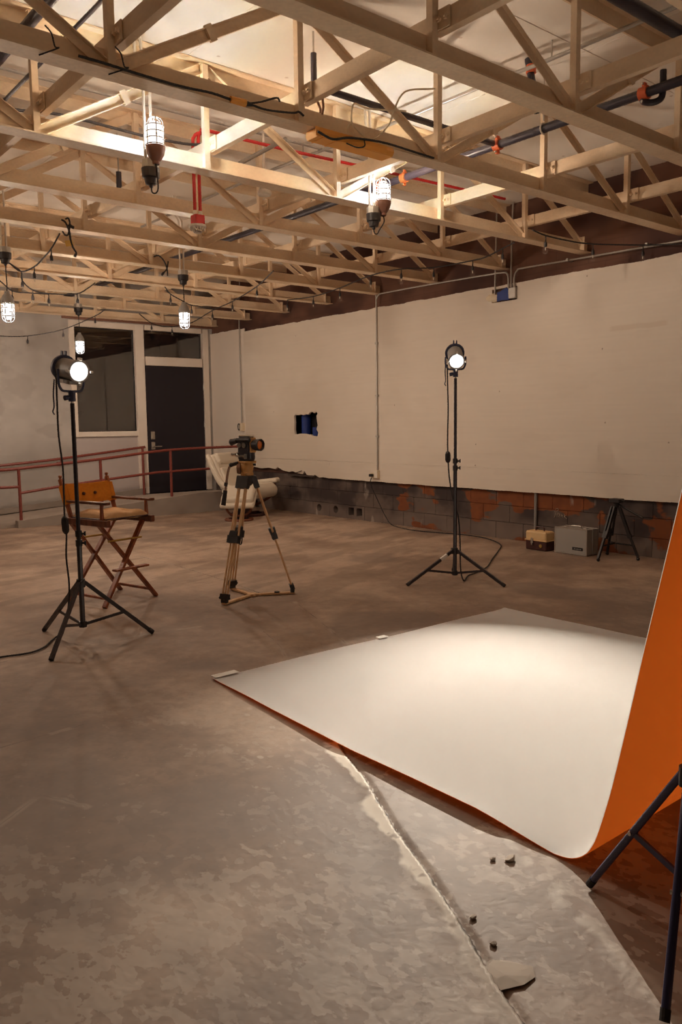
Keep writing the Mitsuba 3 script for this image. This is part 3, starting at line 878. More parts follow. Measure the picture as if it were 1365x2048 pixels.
P, F = quadgrid(36, 36, cushion)
top_ = trimesh.Trimesh(P, F, process=False)
bot_ = trimesh.Trimesh(P * (1, 1, 0) + (0, 0, .662), F[:, ::-1], process=False)
cs = part(k, 'seat_cushion', cat(top_, bot_), 'm_tan', True, label='tan tufted seat cushion')
loop = [CL(a + XS, b - .02, .676) for a, b in [(-.205, -.21), (0, -.222), (.205, -.21), (.22, 0), (.205, .205), (0, .218), (-.205, .205), (-.22, 0)]]
part(cs, 'piping', tube(loop + loop[:1], .005, 6, 5), 'm_toolbrown')


def backcloth(U, V):
    x = (U - .5) * .405
    t = .40 + .47 * V
    y = .165 + .12 * (t) + .018 * (1 - (2 * U - 1) ** 2) + .01
    z = .64 + .325 * t + .01 * (2 * U - 1) ** 2
    return np.stack([CL(a + XS, b, c) for a, b, c in zip(x, y - .022, z)])


P, F = quadgrid(24, 12, backcloth)
off = (CL(0, -.016, 0) - CL(0, 0, 0))
back = trimesh.Trimesh(np.vstack([P, P + off]), np.vstack([F, F[:, ::-1] + len(P)]), process=False)
rim = [i * 12 for i in range(24)] + [23 * 12 + j for j in range(1, 12)] + [i * 12 + 11 for i in range(22, -1, -1)] + [j for j in range(10, 0, -1)]
rf = []
for a_, b_ in zip(rim, rim[1:] + rim[:1]):
    rf += [(a_, b_, b_ + len(P)), (a_, b_ + len(P), a_ + len(P))]
bk = part(k, 'backrest', trimesh.Trimesh(back.vertices, np.vstack([back.faces, rf]), process=False), 'm_orangecan', 30, label='orange canvas backrest with two buttons')
for sx in (-1, 1):
    a_, b_ = CL(sx * .219 + XS, .213, .77), CL(sx * .222 + XS, .262, .915)
    part(bk, 'sleeve', bar(rect(.046, .054).buffer(-.012).buffer(.012), a_, b_, fy), 'm_orangecan', 30)
for sx in (-.055, .055):
    part(bk, 'button', ball(CL(sx + XS, .222, .845), .013, 2), 'm_toolbrown', True)

# ------------------------------------------------------------------ wooden camera tripod
k = thing('camera_tripod', 'pale wooden camera tripod with tan fluid head and long pan handle', 'tripod')
TC = np.array([3.458, 5.405, 0])
FEET = [np.array([3.137, 5.265, 0]), np.array([3.758, 5.239, 0]), np.array([3.48, 5.712, 0])]
part(k, 'crown', cat(xf(lathe([(0, -.05), (.03, -.05), (.045, -.035), (.062, -.02), (.066, .01), (.06, .03), (0, .03)], 24), *np.eye(3), TC + (0, 0, .945))), 'm_black')
for f in FEET:
    e = f - TC; e /= np.linalg.norm(e)
    t_ = np.cross([0, 0, 1.0], e)
    A = TC + e * .062 + (0, 0, .925); B = f + (0, 0, .055)
    C_ = A + (B - A) * .50
    lg = part(k, 'leg', cat(*[rod(A + t_ * o_ * .9, C_ + t_ * o_, .0092) for o_ in (-.034, .034)]), 'm_tripwood', label='twin wooden rods')
    part(lg, 'lower_rods', cat(*[rod(C_ - (B - C_) * .12 + t_ * o_, B + t_ * o_, .0070) for o_ in (-.023, 0, .023)]), 'm_tripwood')
    dn = (B - A) / np.linalg.norm(B - A)
    part(lg, 'hip', bar(rect(.105, .04), A - dn * .045, A + dn * .05, e), 'm_black', False)
    part(lg, 'leg_clamp', cat(bar(rect(.10, .045), C_ - dn * .028, C_ + dn * .03, e), bar(rect(.062, .05), C_ - dn * .065, C_ - dn * .025, e), tube([C_ + t_ * .05, C_ + t_ * .072 - dn * .02, C_ + t_ * .075 + dn * .03, C_ + t_ * .06 + dn * .035], .005, 6, 3)), 'm_black', False)
    part(lg, 'shoe', cat(bar(rect(.072, .034), B - dn * .03, B + dn * .012, e), bar(rect(.05, .03), B + dn * .008, f + (0, 0, .018), e), rod(B - t_ * .05, B + t_ * .05, .007)), 'm_black', False)
SC = TC + (0.01, -.01, 0)
sp = part(k, 'spreader', cat(*[bar(rect(.036, .014), SC + (0, 0, .012), f + (f - TC) * .05 + (0, 0, .012)) for f in FEET], rod(SC + (0, 0, .003), SC + (0, 0, .022), .04, seg=20)), 'm_tripwood', False, label='flat wooden floor spreader')
part(sp, 'locking_disc', rod(SC + (FEET[1] - SC) * .62 + (0, 0, .020), SC + (FEET[1] - SC) * .62 + (0, 0, .028), .022, seg=16), 'm_black')
hd = TC + (0, 0, .975)
hs = part(k, 'fluid_head', cat(move(lathe([(0, 0), (.050, 0), (.052, .02), (.046, .028), (.050, .045), (.054, .07), (.050, .095), (.046, .10), (0, .10)], 24), hd), box(hd[0] - .052, hd[0] + .052, hd[1] - .06, hd[1] + .06, hd[2] + .098, hd[2] + .116, .003)), 'm_headtan', 30, label='tan fluid head')
SR = np.array([.774, -.633, 0]); SV = np.array([.633, .774, 0])
part(hs, 'side_drum', rod(hd - SR * .05 + (0, 0, .055), hd - SR * .078 + (0, 0, .055), .046, .038, 20), 'm_headbrown')
part(hs, 'tilt_knob', cat(rod(hd + SR * .045 + (0, 0, .085), hd + SR * .07 + (0, 0, .085), .009), rod(hd - SR * .07 + (0, 0, .10), hd - SR * .12 + (0, 0, .085), .014)), 'm_black')
ph = [hd - SR * .10 + (0, 0, .088), hd - SR * .135 + (0, 0, .075), hd - SR * .155 + (0, 0, .01), hd - SR * .172 + (0, 0, -.10), hd - SR * .178 + (0, 0, -.13)]
hn = part(k, 'pan_handle', tube(ph, .0095, 8, 4), 'm_headbrown', label='brown pan handle')
part(hn, 'grip', rod(hd - SR * .176 + (0, 0, -.118), hd - SR * .196 + (0, 0, -.235), .0165, .019), 'm_blackrub', label='black rubber grip')
part(hn, 'clamp', cat(rod(hd - SR * .168 + (0, 0, -.055), hd - SR * .173 + (0, 0, -.082), .014), ball(hd - SR * .125 + (0, 0, .085), .018, 1)), 'm_black')

# ------------------------------------------------------------------ film camera
k = thing('film_camera', 'small black vintage film camera mounted on the wooden tripod', 'camera')
FC = TC + (0, 0, 1.092)
FA = math.radians(-90 + 14)                                   # where the lens points
fd = np.array([math.cos(FA), math.sin(FA), 0]); fs = np.array([fd[1], -fd[0], 0])   # fs points to the left seen from the front
if fs @ np.array([-.63, -.77, 0]) < 0: fs = -fs


def FL(a, b, c):
    return FC + fd * a + fs * b + np.array([0, 0, c])


def fbox(a0, a1, b0, b1, c0, c1, ch=.004):
    m = box(a0, a1, b0, b1, c0, c1, ch)
    M = np.eye(4); M[:3, 0] = fd; M[:3, 1] = fs; M[:3, 3] = FC
    m.apply_transform(M)
    if np.linalg.det(M[:3, :3]) < 0: m.invert()
    return m


def frb(a0, a1, b0, b1, c0, c1, r):
    m = rbox(a0, a1, b0, b1, c0, c1, r)
    M = np.eye(4); M[:3, 0] = fd; M[:3, 1] = fs; M[:3, 3] = FC
    m.apply_transform(M)
    if np.linalg.det(M[:3, :3]) < 0: m.invert()
    return m


bd = part(k, 'body', frb(-.072, .070, -.037, .037, -.004, .192, .026), 'm_blackpaint', 30)
part(k, 'top_plate', fbox(-.06, .066, -.03, .03, .186, .202, .005), 'm_chrome', False, label='bright metal top plate')
part(k, 'front_plate', fbox(.062, .076, -.032, .032, .065, .182, .004), 'm_headtan', False)
part(k, 'viewfinder', cat(rod(FL(-.07, .04, .165), FL(.075, .04, .165), .015), rod(FL(-.125, .04, .145), FL(-.065, .04, .158), .027, .019)), 'm_black', label='viewfinder with black rubber eyecup')
ln = part(k, 'lens_barrel', xf(lathe([(.02, 0), (.034, .003), (.037, .02), (.044, .026), (.047, .078), (.042, .082), (.034, .06), (0, .058)], 28), *basis(fd), FL(.074, 0, .125)), 'm_black', 30)
part(ln, 'front_glass', xf(lathe([(.034, .062), (.018, .068), (0, .070)], 24), *basis(fd), FL(.074, 0, .125)), 'm_lensamber', True, label='amber reflecting front glass')
for a in (-.038, .012):
    part(k, 'dial', cat(rod(FL(a, .035, .122), FL(a, .043, .122), .012), xf(lathe([(.014, 0), (.021, 0), (.021, .006), (.014, .006)], 20), *basis(fs), FL(a, .040, .122))), 'm_chrome')
part(k, 'grip_bracket', cat(fbox(-.075, .035, .036, .056, .028, .048, .008), frb(-.12, -.05, .03, .062, .035, .068, .012), fbox(.02, .04, .03, .058, .015, .055, .004)), 'm_chrome', False)
part(k, 'mount_plate', fbox(-.05, .05, -.035, .04, -.004, .006, .001), 'm_black', False)

# ------------------------------------------------------------------ white recliner and its footstool
def soft(cx, cy, cz, sx, sy, sz, r, o, ang, tilt=0.0):
    m = rbox(-sx / 2, sx / 2, -sy / 2, sy / 2, -sz / 2, sz / 2, min(r, sz / 2 - 1e-3), 20)
    M = trimesh.transformations.rotation_matrix(tilt, [1, 0, 0])
    m.apply_transform(M); m.apply_translation((cx, cy, cz))
    return rotz(m, ang, o)


k = thing('armchair', 'cream leather recliner armchair standing in the corner by the ramp', 'armchair')
AO, AA = (6.665, 10.41, 0), math.radians(20)
part(k, 'seat', cat(soft(0, -.02, .40, .62, .62, .15, .07, AO, AA, -.10), soft(0, -.27, .375, .66, .20, .20, .09, AO, AA)), 'm_leather', 40)
part(k, 'backrest', cat(soft(0, .36, .66, .62, .13, .60, .06, AO, AA, -.48), soft(0, .27, .55, .54, .12, .40, .055, AO, AA, -.46)), 'm_leather', 40)
part(k, 'headrest', soft(0, .41, .86, .52, .13, .20, .06, AO, AA, -.48), 'm_leather', 40)
for sx in (-1, 1):
    part(k, 'wing', rotz(tube([(sx * .30, .53, .93), (sx * .31, .48, .87), (sx * .315, .39, .70), (sx * .31, .26, .50), (sx * .30, .12, .43), (sx * .30, -.10, .42)], [.030, .045, .05, .05, .045, .035], 12, 4), AA, AO), 'm_leather', True)
am = part(k, 'arm', soft(.36, -.10, .50, .12, .46, .08, .038, AO, AA, -.12), 'm_leather', 40)
part(am, 'arm_support', rotz(tube([(.35, -.25, .48), (.36, -.2, .3), (.33, .0, .17), (.2, .1, .12)], .022, 8, 4), AA, AO), 'm_basewood')
part(k, 'base', cat(move(lathe([(.20, .0), (.28, 0), (.285, .02), (.27, .035), (.21, .035), (.20, 0)], 32), AO), rotz(cat(rod((0, 0, .03), (0, 0, .33), .06), bar(rect(.05, .03), (-.25, 0, .03), (.25, 0, .03)), box(-.2, .2, -.22, .22, .28, .33, .01)), AA, AO)), 'm_toolbrown', 30)
k = thing('footstool', 'cream leather footstool on a round wooden base in front of the recliner', 'footstool')
OO, OA = (6.20, 9.93, 0), math.radians(-40)
part(k, 'cushion', cat(soft(0, 0.01, .375, .47, .46, .11, .05, OO, OA, .34), soft(0, 0, .30, .50, .50, .08, .038, OO, OA, .34)), 'm_leather', 40)
part(k, 'base', move(lathe([(.14, 0), (.205, 0), (.21, .015), (.20, .03), (.15, .03), (.14, 0)], 32), OO), 'm_basewood', 30)
part(k, 'bracket', rotz(tube([(-.17, .02, .30), (-.19, .0, .2), (-.13, -.03, .10), (0, -.05, .07), (.13, -.03, .10), (.19, 0, .2), (.17, .02, .30)], .017, 8, 5), OA, OO), 'm_basewood')
part(k, 'stem', cat(rod((*OO[:2], .03), (*OO[:2], .29), .022), bar(rect(.04, .02), np.array(OO) + (-.16, 0, .02), np.array(OO) + (.16, 0, .02))), 'm_black')

# ------------------------------------------------------------------ boxes and black tripod by the wall
k = thing('tool_box', 'small plastic tool box with cream lid and dark brown base', 'tool box')
TA = math.radians(2)
TO = (7.083, 5.282, 0)


def tb(m):
    return rotz(m, -TA, TO)


part(k, 'base', tb(box(-.072, .072, -.138, .138, .002, .105, .008)), 'm_toolbrown', False)
ld = part(k, 'lid', tb(cat(box(-.080, .080, -.146, .146, .100, .114, .003), rbox(-.076, .076, -.140, .140, .104, .205, .02, 12))), 'm_toolcream', 30, label='cream lid')
part(ld, 'handle', tb(tube([(0, -.055, .20), (0, -.055, .235), (0, -.04, .245), (0, .04, .245), (0, .055, .235), (0, .055, .20)], .007, 8)), 'm_toolbrown')
part(k, 'latch', tb(cat(box(-.088, -.080, .028, .058, .075, .130, .002), box(-.09, -.078, .036, .050, .055, .085, .002))), 'm_steel', False)
part(k, 'badge', tb(cat(rod((-.071, -.068, .052), (-.078, -.068, .052), .019, seg=20))), 'm_gold')
k = thing('camera_case', 'silver aluminium hard case standing upright beside the tool box', 'case')
KO = (7.135, 4.866, 0)
part(k, 'shell', rotz(cat(box(-.095, -.003, -.196, .196, .004, .272, .006), box(.003, .095, -.196, .196, .004, .272, .006)), math.radians(-1), KO), 'm_case', False)
part(k, 'edge_trim', rotz(cat(*[bar(rect(.010, .010), (x, y, .006), (x, y, .272)) for x in (-.093, .093) for y in (-.194, .194)], *[bar(rect(.010, .010), (x, -.196, z), (x, .196, z)) for x in (-.093, .093) for z in (.008, .271)]), math.radians(-1), KO), 'm_steel', False)
part(k, 'handle', rotz(tube([(0, -.055, .27), (0, -.05, .288), (0, .05, .288), (0, .055, .27)], .008, 8, 4), math.radians(-1), KO), 'm_steel')
for y in (-.12, .12):
    part(k, 'latch', rotz(box(-.022, .022, y - .018, y + .018, .27, .281, .002), math.radians(-1), KO), 'm_steel', False)
nb = part(k, 'name_plate', rotz(box(-.0985, -.094, -.150, -.025, .052, .082), math.radians(-1), KO), 'm_black', False, label='black name plate')
part(nb, 'lettering', rotz(cat(*[box(-.0995, -.098, y - .008, y + .004, .060, .060 + h_) for y, h_ in ((-.05, .012), (-.068, .008), (-.086, .012), (-.104, .008), (-.122, .01))]), math.radians(-1), KO), 'm_greymet', False)
k = thing('tripod', 'folded low black camera tripod standing by the wall beside the silver case', 'tripod')
BT = np.array([7.123, 4.409, 0])
BF = [np.array([6.885, 4.438, 0]), np.array([7.197, 4.196, 0]), np.array([7.286, 4.593, 0])]
part(k, 'head', cat(rod(BT + (0, 0, .52), BT + (0, 0, .57), .03), box(BT[0] - .05, BT[0] + .05, BT[1] - .065, BT[1] + .05, .565, .605, .006), rod(BT + (0, -.05, .59), BT + (0, -.10, .585), .01)), 'm_black', False)
for f in BF:
    e = (f - BT) / np.linalg.norm(f - BT); A = BT + e * .035 + (0, 0, .525); t_ = np.cross([0, 0, 1.0], e)
    Bq = A + (f - A) * .55
    lg = part(k, 'leg', cat(*[bar(rect(.018, .026), A + t_ * o_, Bq + t_ * o_, e) for o_ in (-.017, .017)], bar(rect(.02, .022), A + (f - A) * .45, f + (0, 0, .03), e)), 'm_black', False)
    part(lg, 'foot', ball(f + (0, 0, .017), .017, 1), 'm_blackrub')
    part(lg, 'clamp', bar(rect(.05, .036), Bq - (f - A) * .03, Bq + (f - A) * .03, e), 'm_black', False)
    part(k, 'spreader', bar(rect(.006, .014), BT + (0, 0, .16), A + (f - A) * .72, (0, 0, 1)), 'm_black', False)
part(k, 'handle', rod(BT + (.02, .03, .57), BT + (.03, -.28, .43), .008, .012), 'm_black')

# ------------------------------------------------------------------ paper backdrop and its stand
PROF = [(3.722, .006), (3.3, .004), (2.8, .004), (2.2, .004), (1.7, .004), (1.50, .005), (1.43, .009), (1.385, .02), (1.345, .045), (1.318, .085), (1.30, .13), (1.275, .22), (1.252, .317), (1.205, .55), (1.166, .753), (1.088, 1.142), (1.0, 1.6), (.915, 2.05), (.905, 2.12)]
PR = spline(PROF, 5)


def edge_x(yy):
    return np.interp(yy, [.9, 1.34, 2.47, 3.1, 3.722], [2.075, 2.04, 2.05, 2.09, 2.127])


def paper(off):
    nv = 60
    W = np.r_[np.linspace(0, .12, 12), np.linspace(.14, .97, 36), np.linspace(.98, 1, 12)]
    t = np.gradient(PR, axis=0); t /= np.linalg.norm(t, axis=1, keepdims=True)
    nrm = np.stack([t[:, 1], -t[:, 0]], 1)               # towards the room, up on the floor part
    P = []
    for (yy, zz), n_ in zip(PR, nrm):
        x0 = edge_x(yy); x1 = 4.578
        x = x0 + W * (x1 - x0)
        flat = np.clip((yy - 1.45) / .3, 0, 1)
        lift = (.011 + .017 * np.clip((3.1 - yy) / 1.0, 0, 1)) * np.exp(-(x - x0) / .10) * flat * np.clip((3.75 - yy) / .4, .3, 1)
        lift += .010 * np.exp(-(x1 - x) / .06) * flat
        lift += .006 * np.exp(-np.abs(yy - 3.72) / .05) * (np.sin(x * 5) * .5 + .5)
        lift += .0035 * (meshkit.fbm(np.stack([x * 2.2, 0 * x + yy * 2.2, 0 * x], 1), 3, 3)) * flat
        o = off
        P.append(np.stack([x, yy + n_[0] * o + 0 * x, zz + lift + n_[1] * o], 1))
    n = len(PR); P = np.vstack(P)
    F = []
    for i in range(n - 1):
        a_ = np.arange(len(W) - 1) + i * len(W)
        F.append(np.stack([a_, a_ + 1, a_ + len(W) + 1, a_ + len(W)], 1))
    F = np.vstack(F)
    return trimesh.Trimesh(P, np.vstack([F[:, [0, 1, 2]], F[:, [0, 2, 3]]]), process=False)


k = thing('paper_backdrop', 'wide white studio paper with orange back sweeping from the floor up at the right', 'backdrop')
part(k, 'white_face', paper(.0012), 'm_paperwhite', True, label='white front of the paper')
part(k, 'orange_back', paper(-.0012), 'm_paperorange', True, label='orange back of the paper')
part(k, 'roll', rod((2.06, .90, 2.16), (4.59, .90, 2.16), .045, seg=20), 'm_paperorange')
for a_, b_, w in (((2.135, 3.724), (2.285, 3.716), .022), ((3.33, 3.716), (3.405, 3.714), .016)):
    single('tape', box(a_[0], b_[0], a_[1] - w, a_[1] + .03, .016, .0185), 'm_tape', 'strip of white tape at the far left corner of the studio paper' if w > .02 else 'short white tape on the far edge of the studio paper', 'tape')

k = thing('backdrop_stand', 'dark blue metal backdrop stand at the lower right, holding the paper roll', 'stand')


def bstand(c, ang):
    c = np.array([c[0], c[1], 0])
    for q in range(3):
        a_ = ang + q * 2 * math.pi / 3
        e = np.array([math.cos(a_), math.sin(a_), 0])
        A, B = c + e * .02 + (0, 0, .465), c + e * .315 + (0, 0, .012)
        lg = part(k, 'leg', rod(A, B, .0105), 'm_bluemetal')
        part(lg, 'foot_cap', rod(B - (B - A) * .045, B + (B - A) * .006, .012), 'm_blackrub')
        M_ = A + (B - A) * .5
        part(k, 'brace', bar(rect(.008, .016), c + e * .016 + (0, 0, .19), M_), 'm_bluemetal', False)
        part(lg, 'rivet', rod(M_ + np.cross(e, [0, 0, 1.0]) * .015, M_ - np.cross(e, [0, 0, 1.0]) * .015, .006), 'm_steel')
    part(k, 'pole', cat(rod(c + (0, 0, .16), c + (0, 0, 1.2), .0145), rod(c + (0, 0, 1.2), c + (0, 0, 2.16), .011)), 'm_bluemetal')
    part(k, 'collar', cat(rod(c + (0, 0, .44), c + (0, 0, .49), .024), rod(c + (0, 0, .175), c + (0, 0, .205), .022)), 'm_black')


bstand((1.925, .965), math.atan2(1.277 - .965, 1.975 - 1.925))
bstand((4.70, .965), math.atan2(1.277 - .965, -.05))
part(k, 'crossbar', rod((1.90, .915, 2.16), (4.74, .915, 2.16), .014), 'm_bluemetal')

# flat chips of concrete by the broken joint
chips = [(1.50, 1.19, .075), (1.915, 1.525, .024), (1.875, 1.56, .013), (1.60, 1.40, .013), (1.555, 1.29, .014)]
CH = ['large flat concrete chip by the raised crack, nearest the camera', 'small lump of concrete under the near edge of the paper', 'pebble of concrete by the near edge of the paper', 'small flat concrete chip in the middle of the raised crack', 'small concrete chip beside the large flat one']
for (x, y, r), lb in zip(chips, CH):
    n_ = 26
    q_ = RNG.normal(size=(n_, 3)); q_ /= np.linalg.norm(q_, axis=1, keepdims=True)
    q_ *= r * RNG.uniform(.72, 1.05, (n_, 1)) * np.array([1, .8, .06 if r > .05 else .38])
    m = trimesh.convex.convex_hull(q_)
    m.apply_translation((x, y, .001 - m.bounds[0][2]))
    single('concrete_chip', m, 'm_chip', lb, 'chip', smooth=False)

# ------------------------------------------------------------------ pipes, conduits and wiring under the ceiling
k = thing('sprinkler_pipe', 'long black sprinkler pipe with orange couplings running towards the far wall', 'pipe')
SX, SZ = 4.825, 3.40
part(k, 'pipe', rod((SX, YB + .2, SZ), (SX, YF - .03, SZ), .029, seg=16), 'm_pipe')


def coupling(p, ax, parent, r=.040):
    ax = np.asarray(ax, float)
    c = part(parent, 'coupling', cat(rod(np.asarray(p) - ax * .028, np.asarray(p) + ax * .028, r, seg=16), *[bar(rect(.03, .018), np.asarray(p) + np.array([0, 0, s_ * (r - .005)]), np.asarray(p) + np.array([0, 0, s_ * (r + .022)])) for s_ in (-1, 1)]), 'm_coupling', 30, label='orange pipe coupling')
    for s_ in (-1, 1):
        part(c, 'bolt', rod(np.asarray(p) + np.array([0, 0, s_ * (r + .012)]) - np.cross(ax, [0, 0, 1]) * .03, np.asarray(p) + np.array([0, 0, s_ * (r + .012)]) + np.cross(ax, [0, 0, 1]) * .03, .007, seg=8), 'm_steel')


for y in (2.86, 4.03, 5.02, 5.32):
    coupling((SX, y, SZ), (0, 1, 0), k)
part(k, 'elbow', tube([(SX, 2.87, SZ - .03), (SX, 2.86, SZ - .05), (SX + .02, 2.82, SZ - .062), (SX + .045, 2.78, SZ - .05), (SX + .05, 2.765, SZ - .01), (SX + .05, 2.765, SZ + .12)], .020, 10, 4), 'm_pipe')
part(k, 'hanger', cat(tube([(SX, 3.62, ZC), (SX, 3.62, SZ + .05)], .006), tube([(SX + .036 * math.cos(t), 3.62, SZ + .036 * math.sin(t)) for t in np.linspace(0, 6.283, 16, endpoint=False)], .006, 6, 0, True)), 'm_whitepl')
k2 = thing('sprinkler_pipe', 'thinner black sprinkler branch pipe crossing behind the truss with the orange trough', 'pipe')
part(k2, 'pipe', rod((3.15, 4.04, SZ + .005), (SX - .03, 4.04, SZ + .005), .021, seg=14), 'm_pipe')
part(k2, 'riser', rod((3.255, 4.20, SZ + .08), (3.255, 4.20, ZC - .13), .019, seg=14), 'm_pipe')
part(k2, 'fitting', cat(ball((3.255, 4.20, SZ + .085), .030, 2), rod((3.255, 4.04, SZ + .005), (3.255, 4.20, SZ + .085), .02)), 'm_pipe', True)
part(k2, 'ceiling_rod', rod((3.255, 4.20, ZC - .13), (3.255, 4.20, ZC), .006), 'm_steel')
k = thing('sprinkler_pipe', 'thick black pipe crossing the top right corner of the picture', 'pipe')
part(k, 'pipe', rod((-2.9, 2.44, 3.50), (XW - .01, 2.44, 3.50), .036, seg=18), 'm_pipe')
k = thing('sprinkler_pipe', 'thick black pipe at the top left, running towards the far wall', 'pipe')
part(k, 'pipe', rod((1.60, YB + .2, 3.50), (1.60, YF - .03, 3.50), .030, seg=16), 'm_pipe')
single('conduit', rod((1.895, YB + .2, 3.60), (1.895, 8.2, 3.60), .012), 'm_pipe', 'thin dark conduit beside the thick black pipe at the top left', 'conduit')
k = thing('riser_pipe', 'short black riser pipe with two orange couplings behind the nearest truss', 'pipe')
rp0, rp1 = np.array([4.62, 3.60, 3.80]), np.array([4.62, 3.52, 3.555])
part(k, 'pipe', rod(rp0, rp1 - (0, 0, .12), .024), 'm_pipe')
for f_ in (.32, .95):
    part(k, 'coupling', rod(rp0 + (rp1 - rp0) * f_ - (0, 0, .02), rp0 + (rp1 - rp0) * f_ + (0, 0, .03), .034, seg=14), 'm_coupling')
k = thing('conduit', 'grey conduit on thin rods running under the ceiling at the upper right', 'conduit')
part(k, 'pipe', tube([(4.60, YB + .2, 3.70), (4.56, 2.67, 3.70), (4.515, 3.95, 3.70), (4.49, 4.99, 3.70), (4.40, 6.3, 3.70), (4.38, 9.0, 3.70)], .013, 10, 3), 'm_galv')
for y in (3.35, 5.9):
    part(k, 'hanger_rod', rod((4.54 if y < 4 else 4.44, y, 3.70), (4.54 if y < 4 else 4.44, y, ZC), .005), 'm_galv')
single('conduit', rod((-2.9, 5.76, 3.72), (5.6, 5.64, 3.72), .011), 'm_galv', 'thin grey conduit crossing behind the brightly lit truss', 'conduit')
k = thing('conduit', 'thick dark conduit sloping up behind the brightly lit truss', 'conduit')
part(k, 'pipe', rod((3.42, 5.35, 3.33), (3.86, 5.35, 3.60), .016), 'm_greymet')
k = thing('alarm_unit', 'red fire alarm box with clear strobe hanging from red conduits', 'alarm')
ax_, ay_ = 3.160, 5.55
for s_ in (-.016, .030):
    zt_ = 3.55 if s_ < 0 else 3.58
    xx = [(ax_ + s_, ay_, 2.972), (ax_ + s_, ay_, 3.45), (ax_ + s_ + .01, ay_, zt_ - .03), (ax_ + s_ + .05, ay_ + .01, zt_ + .01), (ax_ + s_ + .11, ay_ + .015, zt_ + .02), (4.0, ay_ + .0, 3.60), (5.0, ay_ - .06, 3.60), (6.6, ay_ - .14, 3.60)]
    part(k, 'conduit', tube(xx if s_ > 0 else xx[:5], .0125, 10, 4), 'm_red', label='red conduit')
    part(k, 'connector', rod((ax_ + s_, ay_, 2.955), (ax_ + s_, ay_, 2.99), .016), 'm_chrome')
part(k, 'back_box', box(ax_ - .034, ax_ + .046, ay_ - .040, ay_ + .040, 2.885, 2.957, .004), 'm_red', False)
part(k, 'bezel', move(lathe([(0, .0), (.062, 0), (.067, .006), (.065, .02), (0, .02)], 28), (ax_ + .003, ay_, 2.865)), 'm_whitepl')
part(k, 'strobe', cat(rbox(ax_ - .03, ax_ + .035, ay_ - .026, ay_ + .026, 2.825, 2.868, .014, 12), *[rod((ax_ + .003 + .053 * math.cos(t), ay_ + .053 * math.sin(t), 2.866), (ax_ + .003 + .053 * math.cos(t), ay_ + .053 * math.sin(t), 2.845), .005, seg=6) for t in np.linspace(0, 6.28, 16)[:-1]]), 'm_chrome', 30)
k = thing('smoke_detector', 'round white detector hanging behind the brightly lit truss', 'detector')
part(k, 'body', move(lathe([(0, 0), (.05, 0), (.058, .012), (.058, .03), (.045, .045), (.045, .085), (0, .085)], 24), (3.83, 5.62, 3.225)), 'm_whitepl')
part(k, 'stem', rod((3.83, 5.62, 3.31), (3.83, 5.62, 3.709), .010), 'm_whitepl')
k = thing('pipe_stub', 'short black pipe stub on a thin rod behind the truss, left of the red alarm', 'pipe')
part(k, 'pipe', rod((3.023, 6.6, 3.36), (3.023, 6.6, 3.50), .022), 'm_pipe')
part(k, 'hanger_rod', rod((3.023, 6.6, 3.50), (3.023, 6.6, ZC), .006), 'm_galv')
single('ceiling_cable', tube([(-1.6, 5.45, 3.80), (-1.4, 5.45, 3.5), (.8, 5.45, 3.35), (1.719, 5.45, 3.378), (2.1, 5.45, 3.421), (2.668, 5.45, 3.41), (2.869, 5.45, 3.413), (3.188, 5.45, 3.45), (3.6, 5.45, 3.62), (3.9, 5.45, 3.79)], .010, 8, 4), 'm_blackrub', 'dark twisted cable sagging behind the upturned cage lamp on the left', 'cable')

# things on the second truss in view
YA = Y1 - .012
k = thing('extension_cord', 'black extension cord with orange plug lying along the truss', 'cord')
part(k, 'cable', tube([(1.60, YA, 3.118), (1.714, YA, 3.118), (1.95, YA, 3.112), (2.152, YA, 3.112), (2.315, YA, 3.122), (2.44, YA, 3.116)], .007, 8, 4), 'm_blackrub')
part(k, 'cable', tube([(2.57, YA, 3.12), (2.667, YA - .01, 3.112), (2.85, YA, 3.14), (2.90, YA + .01, 3.16), (2.93, YA, 3.14)], .006, 8, 4), 'm_blackrub')
part(k, 'cable', tube([(2.56, YA, 3.125), (2.65, YA + .02, 3.16), (2.76, YA + .03, 3.21), (2.79, YA + .04, 3.20)], .005, 8, 4), 'm_blackrub')
part(k, 'plug', rod((2.435, YA, 3.118), (2.53, YA, 3.118), .017, .020), 'm_orangepl', label='orange plug')
part(k, 'socket', rod((2.53, YA, 3.118), (2.575, YA, 3.12), .016, .008), 'm_black')
for x in (1.46, 1.80):
    part(k, 'tie', tube([(x - .01, YA + .01, 3.215), (x + .01, YA - .01, 3.18), (x + .02, YA - .02, 3.12), (x + .02, YA - .06, 3.10), (x - .03, YA + .05, 3.094)], .0035, 6, 3), 'm_blackrub')
k = thing('trough', 'orange plastic cable trough fixed under the truss', 'trough')
tr = sg.Polygon([(-.055, -.004), (.055, -.004), (.065, -.03), (.05, -.055), (-.05, -.055), (-.065, -.03)])
part(k, 'body', bar(tr, (3.62, Y1 + .03, ZB), (3.02, Y1 + .03, ZB)), 'm_orangepl', False)
part(k, 'lip', bar(rect(.008, .05, -.06, -.03), (3.0, Y1 + .03, ZB), (3.56, Y1 + .03, ZB)), 'm_orangepl', False)
for x in (3.06, 3.16):
    part(k, 'rib', box(x - .005, x + .005, Y1 - .03, Y1 + .085, ZB - .058, ZB - .004), 'm_orangepl', False)
part(k, 'cable', tube([(3.0, Y1 - .05, 3.06), (3.1, Y1 - .06, 3.035), (3.22, Y1 - .05, 3.07), (3.35, Y1 - .04, 3.092), (3.55, Y1 - .03, 3.112), (3.8, Y1 - .02, 3.112), (4.0, Y1 - .01, 3.113)], .007, 8, 4), 'm_blackrub')
